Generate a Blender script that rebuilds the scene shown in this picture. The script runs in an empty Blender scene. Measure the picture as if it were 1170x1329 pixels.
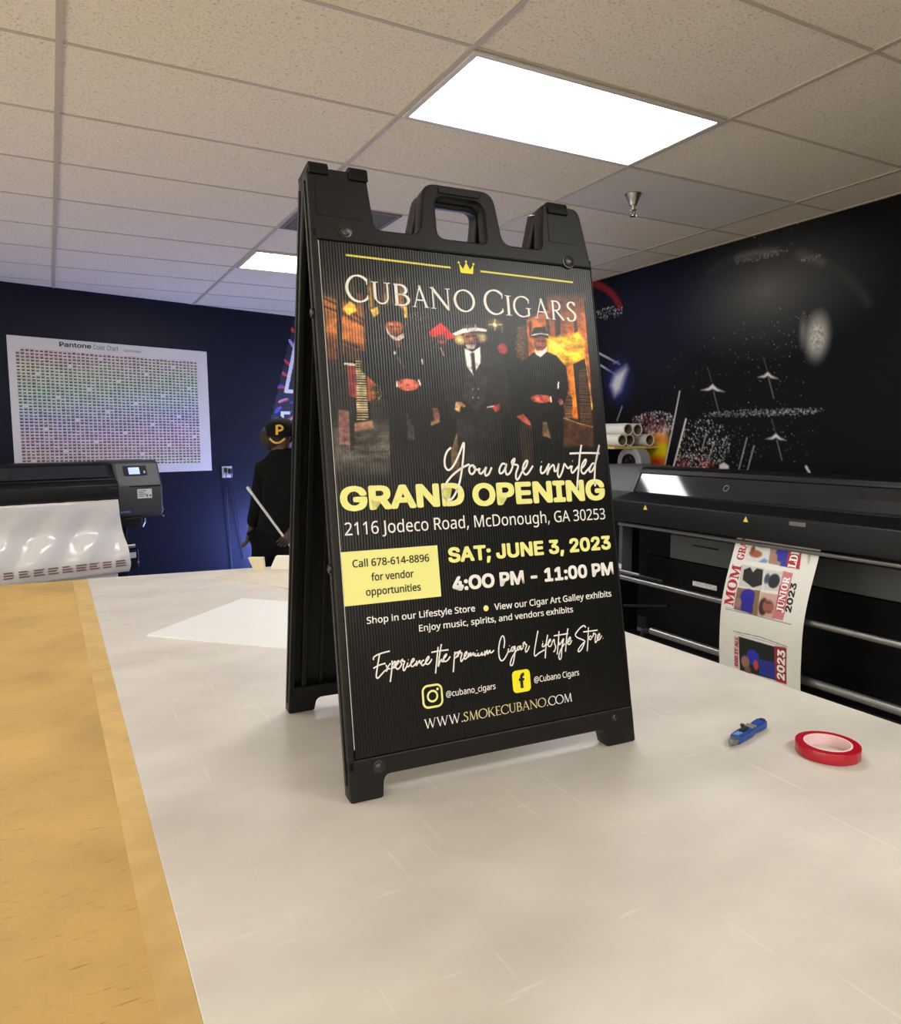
import bpy, bmesh, math, random, json
import numpy as np
from mathutils import Vector, Matrix, Euler

# ------------------------------------------------------------------ camera, world, exposure
SC = bpy.context.scene
COL = SC.collection
PI = math.pi

def lin(r, g, b):
    f = lambda c: (c / 255 / 12.92) if c / 255 <= 0.04045 else ((c / 255 + 0.055) / 1.055) ** 2.4
    return (f(r), f(g), f(b), 1.0)

CAM_Z = 1.55
YAW, PITCH, ROLL = 0.4938, -0.1035, -0.0038
fwd = Vector((math.sin(YAW) * math.cos(PITCH), math.cos(YAW) * math.cos(PITCH), math.sin(PITCH)))
rgt = Vector((math.cos(YAW), -math.sin(YAW), 0))
upv = rgt.cross(fwd)
r2 = rgt * math.cos(ROLL) + upv * math.sin(ROLL)
u2 = upv * math.cos(ROLL) - rgt * math.sin(ROLL)
cd = bpy.data.cameras.new('camera')
cd.sensor_fit = 'HORIZONTAL'; cd.sensor_width = 36.0; cd.lens = 960 / 1170 * 36.0
cd.clip_start = 0.02; cd.clip_end = 60
cam = bpy.data.objects.new('camera', cd); COL.objects.link(cam)
cam.matrix_world = Matrix(((r2.x, u2.x, -fwd.x, 0), (r2.y, u2.y, -fwd.y, 0), (r2.z, u2.z, -fwd.z, CAM_Z), (0, 0, 0, 1)))
SC.camera = cam

SC.view_settings.view_transform = 'Standard'
SC.view_settings.look = 'None'
SC.view_settings.gamma = 1.0
SC.view_settings.use_curve_mapping = False
SC.view_settings.exposure = 0.78

wd = bpy.data.worlds.new('room_air'); SC.world = wd; wd.use_nodes = True
wd.node_tree.nodes['Background'].inputs[0].default_value = (0.5, 0.52, 0.6, 1)
wd.node_tree.nodes['Background'].inputs[1].default_value = 0.05

LAMP_W = 10.0         # ceiling diffusers
COOL_FILL_W = 2.6          # added cool window glow (watts per square metre, relative)
ROOM_FILL_W = 1.45  # added left and front window panes, unseen, for ambient light
BOX_FILL_W = 56.0           # added box behind the sign, for the cool glow on the wall

# ------------------------------------------------------------------ materials
def mat(name, rgb, rough=0.5, metal=0.0, spec=0.5, var=0.0, scale=8.0, bump=0.0, bscale=200.0, emit=None, estr=0.0, coat=0.0):
    m = bpy.data.materials.new(name); m.use_nodes = True
    nt = m.node_tree; b = nt.nodes['Principled BSDF']
    b.inputs['Base Color'].default_value = lin(*rgb)
    b.inputs['Roughness'].default_value = rough
    b.inputs['Metallic'].default_value = metal
    b.inputs['Specular IOR Level'].default_value = spec
    b.inputs['Coat Weight'].default_value = coat
    if emit:
        b.inputs['Emission Color'].default_value = lin(*emit); b.inputs['Emission Strength'].default_value = estr
    if var or bump:
        tc = nt.nodes.new('ShaderNodeTexCoord')
    if var:
        n = nt.nodes.new('ShaderNodeTexNoise'); n.inputs['Scale'].default_value = scale; n.inputs['Detail'].default_value = 6
        nt.links.new(tc.outputs['Object'], n.inputs['Vector'])
        r = nt.nodes.new('ShaderNodeValToRGB')
        c = lin(*rgb)
        r.color_ramp.elements[0].color = (c[0] * (1 - var), c[1] * (1 - var), c[2] * (1 - var), 1)
        r.color_ramp.elements[1].color = (min(1, c[0] * (1 + var)), min(1, c[1] * (1 + var)), min(1, c[2] * (1 + var)), 1)
        r.color_ramp.elements[0].position = 0.3; r.color_ramp.elements[1].position = 0.7
        nt.links.new(n.outputs['Fac'], r.inputs['Fac']); nt.links.new(r.outputs['Color'], b.inputs['Base Color'])
    if bump:
        n2 = nt.nodes.new('ShaderNodeTexNoise'); n2.inputs['Scale'].default_value = bscale; n2.inputs['Detail'].default_value = 4
        nt.links.new(tc.outputs['Object'], n2.inputs['Vector'])
        bp = nt.nodes.new('ShaderNodeBump'); bp.inputs['Strength'].default_value = bump; bp.inputs['Distance'].default_value = 0.002
        nt.links.new(n2.outputs['Fac'], bp.inputs['Height']); nt.links.new(bp.outputs['Normal'], b.inputs['Normal'])
    return m

def print_mat(name, rough=0.35, ribs=0.0, spec=0.5):
    """ink stored as a colour attribute on the printed surface"""
    m = mat(name, (128, 128, 128), rough, spec=spec); nt = m.node_tree; b = nt.nodes['Principled BSDF']
    a = nt.nodes.new('ShaderNodeAttribute'); a.attribute_name = 'ink'
    nt.links.new(a.outputs['Color'], b.inputs['Base Color'])
    if ribs: add_ribs(m, ribs)
    return m

def add_ribs(m, strength):
    nt = m.node_tree; b = nt.nodes['Principled BSDF']
    tc = nt.nodes.new('ShaderNodeTexCoord')
    w = nt.nodes.new('ShaderNodeTexWave'); w.wave_type = 'BANDS'; w.bands_direction = 'X'
    w.inputs['Scale'].default_value = 56.0; w.inputs['Distortion'].default_value = 0.6; w.inputs['Detail'].default_value = 1.0
    w.inputs['Detail Scale'].default_value = 0.6
    nt.links.new(tc.outputs['Object'], w.inputs['Vector'])
    bp = nt.nodes.new('ShaderNodeBump'); bp.inputs['Strength'].default_value = strength; bp.inputs['Distance'].default_value = 0.0015
    nt.links.new(w.outputs['Fac'], bp.inputs['Height']); nt.links.new(bp.outputs['Normal'], b.inputs['Normal'])

# ------------------------------------------------------------------ mesh building helpers
class MB:
    def __init__(s): s.bm = bmesh.new()
    def _new(s, vs, fs, mi=0):
        vv = [s.bm.verts.new(v) for v in vs]
        for f in fs:
            try:
                ff = s.bm.faces.new([vv[i] for i in f]); ff.material_index = mi
            except ValueError: pass
        return vv
    def box(s, x0, x1, y0, y1, z0, z1, M=None, mi=0):
        vs = [Vector((x, y, z)) for z in (z0, z1) for y in (y0, y1) for x in (x0, x1)]
        if M: vs = [M @ v for v in vs]
        s._new(vs, [(0, 2, 3, 1), (4, 5, 7, 6), (0, 1, 5, 4), (2, 6, 7, 3), (0, 4, 6, 2), (1, 3, 7, 5)], mi); return s
    def prism(s, poly, h0, h1, fn, mi=0):
        """poly: 2D points; fn(a, b, h) -> 3D"""
        n = len(poly)
        vs = [fn(a, b, h0) for a, b in poly] + [fn(a, b, h1) for a, b in poly]
        fs = [tuple(range(n))[::-1], tuple(range(n, 2 * n))] + [(i, (i + 1) % n, n + (i + 1) % n, n + i) for i in range(n)]
        s._new(vs, fs, mi); return s
    def cyl(s, p0, p1, r0, r1=None, n=24, mi=0, caps=True):
        p0, p1 = Vector(p0), Vector(p1); r1 = r0 if r1 is None else r1
        q = (p1 - p0).to_track_quat('Z', 'Y').to_matrix()
        ring = lambda p, r: [p + q @ Vector((r * math.cos(2 * PI * i / n), r * math.sin(2 * PI * i / n), 0)) for i in range(n)]
        fs = [(i, (i + 1) % n, n + (i + 1) % n, n + i) for i in range(n)]
        if caps: fs += [tuple(range(n))[::-1], tuple(range(n, 2 * n))]
        s._new(ring(p0, r0) + ring(p1, r1), fs, mi); return s
    def lathe(s, prof, p0, axis, n=32, mi=0, closed=False):
        """prof: (radius, distance along axis) pairs"""
        p0 = Vector(p0); q = Vector(axis).to_track_quat('Z', 'Y').to_matrix(); vs = []; fs = []
        for r, h in prof:
            vs += [p0 + q @ Vector((max(r, 1e-5) * math.cos(2 * PI * i / n), max(r, 1e-5) * math.sin(2 * PI * i / n), h)) for i in range(n)]
        k = len(prof)
        for j in range(k if closed else k - 1):
            j2 = (j + 1) % k
            fs += [(j * n + i, j * n + (i + 1) % n, j2 * n + (i + 1) % n, j2 * n + i) for i in range(n)]
        s._new(vs, fs, mi); return s
    def tube(s, pts, r, n=10, mi=0):
        pts = [Vector(p) for p in pts]; rings = []
        for i, p in enumerate(pts):
            d = (pts[min(i + 1, len(pts) - 1)] - pts[max(i - 1, 0)]).normalized()
            q = d.to_track_quat('Z', 'Y').to_matrix(); rr = r[i] if isinstance(r, (list, tuple)) else r
            rings += [p + q @ Vector((rr * math.cos(2 * PI * k / n), rr * math.sin(2 * PI * k / n), 0)) for k in range(n)]
        fs = []
        for i in range(len(pts) - 1):
            fs += [(i * n + k, i * n + (k + 1) % n, (i + 1) * n + (k + 1) % n, (i + 1) * n + k) for k in range(n)]
        fs += [tuple(range(n))[::-1], tuple(range((len(pts) - 1) * n, len(pts) * n))]
        s._new(rings, fs, mi); return s
    def sheet(s, grid, thick, mi=0):
        """grid[i][j] of 3D points -> thin solid sheet"""
        nu, nv = len(grid), len(grid[0]); nor = []
        P = [[Vector(p) for p in row] for row in grid]
        for i in range(nu):
            for j in range(nv):
                a = P[min(i + 1, nu - 1)][j] - P[max(i - 1, 0)][j]; b = P[i][min(j + 1, nv - 1)] - P[i][max(j - 1, 0)]
                nor.append(a.cross(b).normalized())
        top = [P[i][j] for i in range(nu) for j in range(nv)]
        bot = [P[i][j] - nor[i * nv + j] * thick for i in range(nu) for j in range(nv)]
        N = nu * nv; fs = []
        for i in range(nu - 1):
            for j in range(nv - 1):
                a, b, c, d = i * nv + j, (i + 1) * nv + j, (i + 1) * nv + j + 1, i * nv + j + 1
                fs += [(a, b, c, d), (N + d, N + c, N + b, N + a)]
        for i in range(nu - 1):
            for j in (0, nv - 1):
                a, b = i * nv + j, (i + 1) * nv + j; fs.append((a, N + a, N + b, b) if j == 0 else (a, b, N + b, N + a))
        for j in range(nv - 1):
            for i in (0, nu - 1):
                a, b = i * nv + j, i * nv + j + 1; fs.append((a, b, N + b, N + a) if i == 0 else (a, N + a, N + b, b))
        s._new(top + bot, fs, mi); return s
    def flat(s, pts, mi=0):
        s._new([Vector(p) for p in pts], [tuple(range(len(pts)))], mi); return s
    def addmesh(s, me, fn=None, mi=0):
        k0 = len(s.bm.verts); tmp = bmesh.new(); tmp.from_mesh(me)
        vs = [fn(v.co) if fn else v.co.copy() for v in tmp.verts]; tmp.verts.ensure_lookup_table()
        fs = [tuple(v.index for v in f.verts) for f in tmp.faces]; tmp.free()
        s._new(vs, fs, mi); return s

def smooth_mesh(me, angle=38):
    bm = bmesh.new(); bm.from_mesh(me)
    for f in bm.faces: f.smooth = True
    for e in bm.edges:
        e.smooth = len(e.link_faces) == 2 and e.calc_face_angle(0) < math.radians(angle)
    bm.to_mesh(me); bm.free()

def obj(name, mb, mats, parent=None, local=False, loc=None, bevel=0.0, seg=2, smooth=True, normals=True):
    """links ONE mesh object; parts are given in world space unless local"""
    me = bpy.data.meshes.new(name)
    if normals: bmesh.ops.recalc_face_normals(mb.bm, faces=mb.bm.faces)
    mb.bm.to_mesh(me); mb.bm.free()
    if parent is not None and not local:
        me.transform(chain(parent).inverted())
    if loc is not None:
        me.transform(Matrix.Translation(-Vector(loc)))
    for m in (mats if isinstance(mats, (list, tuple)) else [mats]): me.materials.append(m)
    if smooth: smooth_mesh(me)
    o = bpy.data.objects.new(name, me); COL.objects.link(o)
    if parent is not None: o.parent = parent
    if loc is not None: o.location = loc
    if bevel:
        b = o.modifiers.new('edge', 'BEVEL'); b.width = bevel; b.segments = seg; b.limit_method = 'ANGLE'; b.angle_limit = math.radians(40)
    return o

def chain(o):
    M = o.matrix_basis.copy()
    while o.parent is not None:
        o = o.parent; M = o.matrix_basis @ M
    return M

def thing(name, label, cat, loc=(0, 0, 0), rotz=0.0, group=None):
    o = bpy.data.objects.new(name, None); COL.objects.link(o); o.empty_display_size = 0.05
    o.location = loc; o.rotation_euler = (0, 0, rotz)
    return tag(o, label, cat, group)

def tag(o, label, cat, group=None):
    o['label'] = label; o['category'] = cat
    if group: o['group'] = group
    return o

def structure(o):
    o['kind'] = 'structure'; return o

# ------------------------------------------------------------------ print painting (ink on real printed sheets)
def poly_sd(x, y, P):
    P = np.array(P, float); d = np.full(x.shape, 1e18); ins = np.zeros(x.shape, bool)
    for i in range(len(P)):
        a, b = P[i], P[(i + 1) % len(P)]; ex, ey = b - a; wx, wy = x - a[0], y - a[1]
        t = np.clip((wx * ex + wy * ey) / (ex * ex + ey * ey + 1e-9), 0, 1)
        d = np.minimum(d, (wx - ex * t) ** 2 + (wy - ey * t) ** 2)
        c = (a[1] <= y) != (b[1] <= y)
        if ey != 0: ins ^= c & (x < a[0] + (y - a[1]) * ex / ey)
    return np.where(ins, -1, 1) * np.sqrt(d)

def line_d(x, y, P):
    d = np.full(x.shape, 1e18)
    for a, b in zip(P[:-1], P[1:]):
        ex, ey = b[0] - a[0], b[1] - a[1]; wx, wy = x - a[0], y - a[1]
        t = np.clip((wx * ex + wy * ey) / (ex * ex + ey * ey + 1e-9), 0, 1)
        d = np.minimum(d, (wx - ex * t) ** 2 + (wy - ey * t) ** 2)
    return np.sqrt(d)

def paint(X, Y, base, shapes, K, seed=1):
    rng = np.random.RandomState(seed); img = np.empty(X.shape + (3,)); img[:] = base
    def put(sl, a, col): img[sl] += (np.array(col, float) - img[sl]) * np.clip(a, 0, 1)[..., None]
    def window(x0, x1, y0, y1):
        i = np.where((X[:, 0] >= x0) & (X[:, 0] <= x1))[0]; j = np.where((Y[0] >= y0) & (Y[0] <= y1))[0]
        return None if len(i) == 0 or len(j) == 0 else (slice(i[0], i[-1] + 1), slice(j[0], j[-1] + 1))
    for sh in shapes:
        k, geo, col = sh[0], sh[1], sh[2]
        if k in 'psh':
            xs = [p[0] for p in geo]; ys = [p[1] for p in geo]
            pad = K * (sh[3] if k != 'h' else 2) + (K * sh[4] if k == 's' else 0) + 2
            w = window(min(xs) - pad, max(xs) + pad, min(ys) - pad, max(ys) + pad)
            if w is None: continue
            x, y = X[w], Y[w]
            if k == 'p':
                s = max(K * sh[3], 1e-3); put(w, 0.5 - poly_sd(x, y, geo) / (2 * s), col)
            elif k == 's':
                s = max(K * sh[3], 1e-3); put(w, 0.5 - (line_d(x, y, geo) - K * sh[4] / 2) / (2 * s), col)
            else:
                a = np.clip(0.5 - poly_sd(x, y, geo) / (4 * K), 0, 1)
                st = ((y / (K * sh[4])) % 1) < 0.5
                put(w, a, sh[3]); put(w, a * st, col)
        elif k == 'e':
            (cx, cy), (rx, ry) = geo; s = max(K * sh[3], 1e-3)
            g = 1 + s / min(rx, ry) + .01; w = window(cx - rx * g, cx + rx * g, cy - ry * g, cy + ry * g)
            if w is None: continue
            d = (np.sqrt(((X[w] - cx) / rx) ** 2 + ((Y[w] - cy) / ry) ** 2) - 1) * min(rx, ry)
            put(w, 0.5 - d / (2 * s), col)
        elif k == 'k':
            (cx, cy), (rx, ry) = geo
            for _ in range(sh[3] * 2):
                t = rng.rand() * 2 * PI; q = math.sqrt(rng.rand()); r = K * sh[4] * (0.4 + 0.8 * rng.rand())
                px, py = cx + rx * q * math.cos(t), cy + ry * q * math.sin(t)
                w = window(px - 2 * r, px + 2 * r, py - 2 * r, py + 2 * r)
                if w is None: continue
                d = np.sqrt((X[w] - px) ** 2 + (Y[w] - py) ** 2)
                put(w, (1.2 - d / r) * (0.35 + 0.65 * rng.rand()), col)
    return img

def to_lin(img):
    c = np.clip(img, 0, 255) / 255
    return np.where(c <= 0.04045, c / 12.92, ((c + 0.055) / 1.055) ** 2.4)

def ink_grid(name, pts3, img):
    """pts3 (nu,nv,3) -> grid mesh with 'ink' colours"""
    nu, nv = pts3.shape[:2]
    idx = np.arange(nu * nv).reshape(nu, nv)
    f = np.stack([idx[:-1, :-1], idx[1:, :-1], idx[1:, 1:], idx[:-1, 1:]], -1).reshape(-1, 4)
    me = bpy.data.meshes.new(name)
    me.vertices.add(nu * nv); me.vertices.foreach_set('co', pts3.reshape(-1).astype(np.float32))
    me.loops.add(f.size); me.loops.foreach_set('vertex_index', f.reshape(-1).astype(np.int32))
    me.polygons.add(len(f)); me.polygons.foreach_set('loop_start', np.arange(0, f.size, 4, dtype=np.int32))
    me.update(calc_edges=True); me.validate()
    at = me.color_attributes.new('ink', 'FLOAT_COLOR', 'POINT')
    c = np.ones((nu * nv, 4), np.float32); c[:, :3] = to_lin(img).reshape(-1, 3)
    at.data.foreach_set('color', c.reshape(-1))
    return me

def link_mesh(name, me, m, parent=None):
    me.materials.append(m); o = bpy.data.objects.new(name, me); COL.objects.link(o)
    if parent is not None: o.parent = parent
    return o

# ------------------------------------------------------------------ lettering
import os
def load_font(fn):
    try:
        return bpy.data.fonts.load(os.path.join(bpy.utils.system_resource('DATAFILES'), 'fonts', fn))
    except Exception:
        return None
SANS = load_font('Inter.woff2'); HUMAN = load_font('NotoSansHebrew-Regular.woff2') or SANS; SERIFB = load_font('NotoSansMath-Regular.woff2')

def glyphs(txt, font=SANS, space=1.0):
    cu = bpy.data.curves.new('lettering', 'FONT'); cu.body = txt; cu.size = 1.0; cu.space_character = space
    cu.resolution_u = 12
    if font: cu.font = font
    o = bpy.data.objects.new('lettering', cu); COL.objects.link(o)
    me = bpy.data.meshes.new_from_object(o.evaluated_get(bpy.context.evaluated_depsgraph_get()))
    bpy.data.objects.remove(o); bpy.data.curves.remove(cu)
    return me

CAPH = {}
def cap_height(font):
    if font not in CAPH:
        me = glyphs('H', font); CAPH[font] = max(v.co.y for v in me.vertices); bpy.data.meshes.remove(me)
    return CAPH[font]

def fit_text(mb, txt, x0, x1, base, cap, fn, font=SANS, bold=0.0, space=1.0, mi=0):
    """fn(a, b) -> 3D, text filling x0..x1 with baseline and cap height; bold widens every stroke by that much all round"""
    me = glyphs(txt, font, space)
    xs = [v.co.x for v in me.vertices]; a, b = min(xs) - bold, max(xs) + bold; h = cap_height(font)
    offs = [(0, 0)]
    if bold: offs += [(bold, 0), (-bold, 0), (0, bold), (0, -bold)] + [(bold * .8 * i, bold * .8 * j) for i in (1, -1) for j in (1, -1)]
    o_, e = fn(x0, base), cap * .2
    nrm = (fn(x0 + e, base) - o_).cross(fn(x0, base + e) - o_).normalized()
    for k, (dx, dy) in enumerate(offs):       # every pass of ink sits a hair above the one before
        mb.addmesh(me, lambda c: fn(x0 + (c.x + dx - a) / (b - a) * (x1 - x0), base + (c.y + dy + bold) / (h + 2 * bold) * cap) + nrm * (k * 5e-5), mi)
    bpy.data.meshes.remove(me)

def catmull(P, n=7):
    if len(P) < 3: return P
    Q = [P[0]] + list(P) + [P[-1]]; out = []
    for i in range(1, len(Q) - 2):
        p0, p1, p2, p3 = Q[i - 1], Q[i], Q[i + 1], Q[i + 2]
        for k in range(n):
            t = k / n
            out.append(tuple(0.5 * (2 * p1[j] + (p2[j] - p0[j]) * t + (2 * p0[j] - 5 * p1[j] + 4 * p2[j] - p3[j]) * t * t + (3 * p1[j] - p0[j] - 3 * p2[j] + p3[j]) * t ** 3) for j in (0, 1)))
    return out + [P[-1]]

def ribbon(mb, P, width, fn, mi=0):
    """flat pen stroke; width number or fn(direction)->width"""
    n = len(P); L = []; R = []
    for i in range(n):
        a, b = P[max(i - 1, 0)], P[min(i + 1, n - 1)]; dx, dy = b[0] - a[0], b[1] - a[1]; l = math.hypot(dx, dy) or 1e-6
        w = (width(math.atan2(dy, dx)) if callable(width) else width) / 2
        L.append((P[i][0] - dy / l * w, P[i][1] + dx / l * w)); R.append((P[i][0] + dy / l * w, P[i][1] - dx / l * w))
    vs = [fn(*p) for p in L] + [fn(*p) for p in R]
    mb._new(vs, [(i, n + i, n + i + 1, i + 1) for i in range(n - 1)], mi)

TK, TN = 0.125, 0.06
def arc(cx, cy, rx, ry, a0, a1, n=28):
    return [(cx + rx * math.cos(math.radians(a0 + (a1 - a0) * i / n)), cy + ry * math.sin(math.radians(a0 + (a1 - a0) * i / n))) for i in range(n + 1)]
NIB = lambda d: TN + (TK - TN) * abs(math.sin(d - math.radians(12)))
def sf(x, y, w=0.3): return ([(x - w / 2, y), (x + w / 2, y)], 0.035)
SERIF = {   # Roman capitals: (width, [(points, stroke weight)])
 'C': (.86, [(arc(.5, .5, .48, .5, 42, 318), NIB), ([(.85, .68), (.87, .88)], .05), ([(.87, .14), (.85, .26)], .04)]),
 'O': (1.0, [(arc(.5, .5, .48, .5, 0, 360, 44), NIB)]),
 'G': (.95, [(arc(.5, .5, .48, .5, 42, 300), NIB), ([(.74, .03), (.84, .1), (.84, .42)], TK * .9), sf(.83, .43), ([(.85, .68), (.87, .88)], .05)]),
 'U': (.86, [([(.15, 1), (.15, .34)] + arc(.44, .34, .29, .33, 180, 360, 18) + [(.73, 1)], lambda d: TK if d < -1.2 else TN + .012), sf(.15, .985), sf(.73, .985)]),
 'B': (.66, [([(.14, 0), (.14, 1)], TK), ([(.05, .98), (.3, .98)] + arc(.3, .75, .24, .23, 90, -90, 14) + [(.14, .52)], NIB), ([(.14, .53), (.34, .53)] + arc(.34, .275, .28, .255, 90, -90, 16) + [(.05, .02)], NIB)]),
 'A': (.88, [([(.09, 0), (.44, 1)], TN), ([(.42, 1.03), (.8, 0)], TK), ([(.2, .34), (.66, .34)], TN), sf(.09, .015, .24), sf(.8, .015, .28)]),
 'N': (.96, [([(.13, 0), (.13, 1)], TN), ([(.1, 1), (.84, 0)], TK), ([(.84, -.03), (.84, 1)], TN), sf(.13, .015, .24), sf(.84, .985, .24), sf(.08, .985, .14)]),
 'I': (.34, [([(.17, 0), (.17, 1)], TK), sf(.17, .985), sf(.17, .015)]),
 'R': (.8, [([(.14, 0), (.14, 1)], TK), ([(.05, .98), (.32, .98)] + arc(.32, .74, .25, .24, 90, -90, 14) + [(.14, .5)], NIB), ([(.3, .5), (.76, .0)], TK * .9), sf(.14, .015, .26), sf(.76, .015, .12)]),
 'S': (.58, [(catmull([(.5, .84), (.4, .96), (.24, .97), (.12, .85), (.13, .7), (.28, .56), (.44, .42), (.49, .26), (.42, .08), (.26, .01), (.1, .06), (.06, .18)]), NIB), ([(.5, .98), (.5, .78)], .04)]),
 'W': (1.3, [([(.1, 1), (.38, 0)], TK), ([(.38, -.02), (.65, 1)], TN), ([(.62, 1), (.9, 0)], TK), ([(.9, -.02), (1.2, 1)], TN), sf(.1, .985, .22), sf(.64, .985, .22), sf(1.2, .985, .2)]),
 'M': (1.08, [([(.13, 0), (.2, 1)], TN), ([(.18, 1), (.53, 0)], TK), ([(.53, -.02), (.88, 1)], TN), ([(.88, 1), (.95, 0)], TK), sf(.13, .015, .2), sf(.95, .015, .24)]),
 'K': (.84, [([(.14, 0), (.14, 1)], TK), ([(.17, .42), (.66, 1)], TN), ([(.3, .58), (.76, 0)], TK), sf(.14, .985, .26), sf(.14, .015, .26), sf(.68, .985, .2), sf(.76, .015, .18)]),
 'E': (.64, [([(.14, 0), (.14, 1)], TK), ([(.04, .975), (.56, .975)], TN), ([(.14, .52), (.48, .52)], TN), ([(.04, .025), (.6, .025)], TN), ([(.57, .99), (.55, .82)], .035), ([(.61, 0), (.6, .2)], .035)]),
 '.': (.22, [([(.05, .05), (.17, .05)], .12)]),
}
def serif_glyph(mb, ch, x0, x1, base, cap, fn, mi=0):
    w, st = SERIF[ch]; P = [p for s, _ in st for p in s]
    a, b = min(p[0] for p in P) - .03, max(p[0] for p in P) + .03
    k = (x1 - x0) / (b - a)
    for s, wt in st:
        ribbon(mb, s, wt, lambda u, v: fn(x0 + (u - a) * k, base + v * cap), mi)
def serif_line(mb, txt, x0, x1, base, cap, fn, mi=0):
    tot = sum(SERIF[c][0] + .06 for c in txt); k = (x1 - x0) / tot; x = x0
    for c in txt:
        w = SERIF[c][0] + .06
        for s, wt in SERIF[c][1]: ribbon(mb, s, wt, lambda u, v: fn(x + u * k, base + v * cap), mi)
        x += w * k

# ------------------------------------------------------------------ room shell
H_CEIL = CAM_Z + 1.2918
GX, GY = 1.3136, 3.4858                    # ceiling grid origin, 1.22 x 0.61 m cells
XR = 4.12                                   # right wall
WDIR = Vector((.969, .248, 0)).normalized(); WN = Vector((WDIR.y, -WDIR.x, 0)); W0 = Vector((.32, 7.51, 0))
WROT = math.atan2(WDIR.y, WDIR.x)
def W(u, v, z): return W0 + WDIR * u + WN * v + Vector((0, 0, z))   # back wall: along, out from the wall, up

def tile_material():
    m = mat('ceiling_tile', (226, 218, 202), 0.9, spec=0.2); nt = m.node_tree; b = nt.nodes['Principled BSDF']
    tc = nt.nodes.new('ShaderNodeTexCoord')
    n = nt.nodes.new('ShaderNodeTexNoise'); n.inputs['Scale'].default_value = 120; n.inputs['Detail'].default_value = 3; n.inputs['Distortion'].default_value = 1.0
    nt.links.new(tc.outputs['Object'], n.inputs['Vector'])
    r = nt.nodes.new('ShaderNodeValToRGB'); r.color_ramp.elements[0].position = .32; r.color_ramp.elements[1].position = .46
    r.color_ramp.elements[0].color = lin(190, 180, 160); r.color_ramp.elements[1].color = lin(232, 222, 200)
    nt.links.new(n.outputs['Fac'], r.inputs['Fac']); nt.links.new(r.outputs['Color'], b.inputs['Base Color'])
    bp = nt.nodes.new('ShaderNodeBump'); bp.inputs['Strength'].default_value = .4; bp.inputs['Distance'].default_value = .002
    nt.links.new(r.outputs['Color'], bp.inputs['Height']); nt.links.new(bp.outputs['Normal'], b.inputs['Normal'])
    return m
M_TILE = tile_material()
M_SMOOTH = mat('smooth_tile', (212, 206, 194), .95, spec=.1, var=.03)
M_BAR = mat('ceiling_bar', (184, 174, 156), .6, var=.04)
M_NAVY = mat('navy_paint', (8, 11, 28), .45, spec=.25, var=.12, scale=2.0, bump=.15, bscale=60)
M_BLACKWALL = mat('black_paint', (9, 10, 14), .6, spec=.12, var=.1, scale=2.0)
M_PALE = mat('pale_paint', (205, 200, 190), .8, var=.05, scale=1.5)
M_FLOOR = mat('floor_vinyl', (150, 142, 130), .5, var=.25, scale=5)
M_BASE = mat('base_vinyl', (16, 16, 18), .5, var=.1)

mb = MB().box(-3.6, XR + .1, -2.6, 9.0, H_CEIL, H_CEIL + .08); structure(obj('ceiling', mb, M_TILE, smooth=False))
mb = MB().box(-3.6, XR + .1, -2.6, 9.0, -.1, 0); structure(obj('floor', mb, M_FLOOR, smooth=False))
mb = MB().prism([(-4.2, 0), (4.05, 0), (4.05, -.12), (-4.2, -.12)], 0, H_CEIL, lambda u, v, h: W(u, v, h)); structure(obj('wall_back', mb, M_NAVY, smooth=False))
# right wall; opening near the back corner added for a glowing pane
WY0, WY1, WZ0, WZ1 = 5.75, 7.75, .05, 2.3
mb = MB().box(XR, XR + .12, -2.6, WY0, 0, H_CEIL).box(XR, XR + .12, WY1, 9.0, 0, H_CEIL).box(XR, XR + .12, WY0, WY1, WZ1, H_CEIL).box(XR, XR + .12, WY0, WY1, 0, WZ0)
structure(obj('wall_right', mb, M_BLACKWALL, smooth=False))
GX0, GX1, GZ0, GZ1 = -2.0, 1.5, 1.75, 2.6      # added unseen front windows behind the camera, lifting the ambient light
mb = MB().box(-3.6, GX0, -2.6, -2.5, 0, H_CEIL).box(GX1, XR + .1, -2.6, -2.5, 0, H_CEIL).box(GX0, GX1, -2.6, -2.5, 0, GZ0).box(GX0, GX1, -2.6, -2.5, GZ1, H_CEIL)
structure(obj('wall_front', mb, M_PALE, smooth=False))
win3 = thing('added_window_3', '', '', (-.25, -2.55, 0)); del win3['label'], win3['category']; win3['kind'] = 'structure'
mb = MB()
for x in (GX0, -.25, GX1 - .05): mb.box(x, x + .05, -2.58, -2.48, GZ0, GZ1)
mb.box(GX0, GX1, -2.58, -2.48, GZ0, GZ0 + .05).box(GX0, GX1, -2.58, -2.48, GZ1 - .05, GZ1)
obj('window_frame', mb, mat('added_front_frame', (70, 70, 72), .4, .6), win3)
obj('pane', MB().box(GX0, GX1, -2.56, -2.55, GZ0, GZ1), mat('front_fill_glow', (240, 240, 240), .4, emit=(255, 243, 224), estr=ROOM_FILL_W * 2.1), win3, smooth=False)
FX0, FX1, FZ0, FZ1 = -2.2, 5.6, .45, 2.5      # added unseen window band along the left wall, for ambient light
mb = MB().box(-3.6, -3.5, -2.6, FX0, 0, H_CEIL).box(-3.6, -3.5, FX1, 9.0, 0, H_CEIL).box(-3.6, -3.5, FX0, FX1, 0, FZ0).box(-3.6, -3.5, FX0, FX1, FZ1, H_CEIL)
structure(obj('wall_left', mb, M_PALE, smooth=False))
win2 = thing('added_window_2', '', '', (-3.55, 1.7, 0)); del win2['label'], win2['category']; win2['kind'] = 'structure'
mb = MB()
for y in (FX0, -.25, 1.7, 3.6, FX1 - .05): mb.box(-3.58, -3.48, y, y + .05, FZ0, FZ1)
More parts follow.
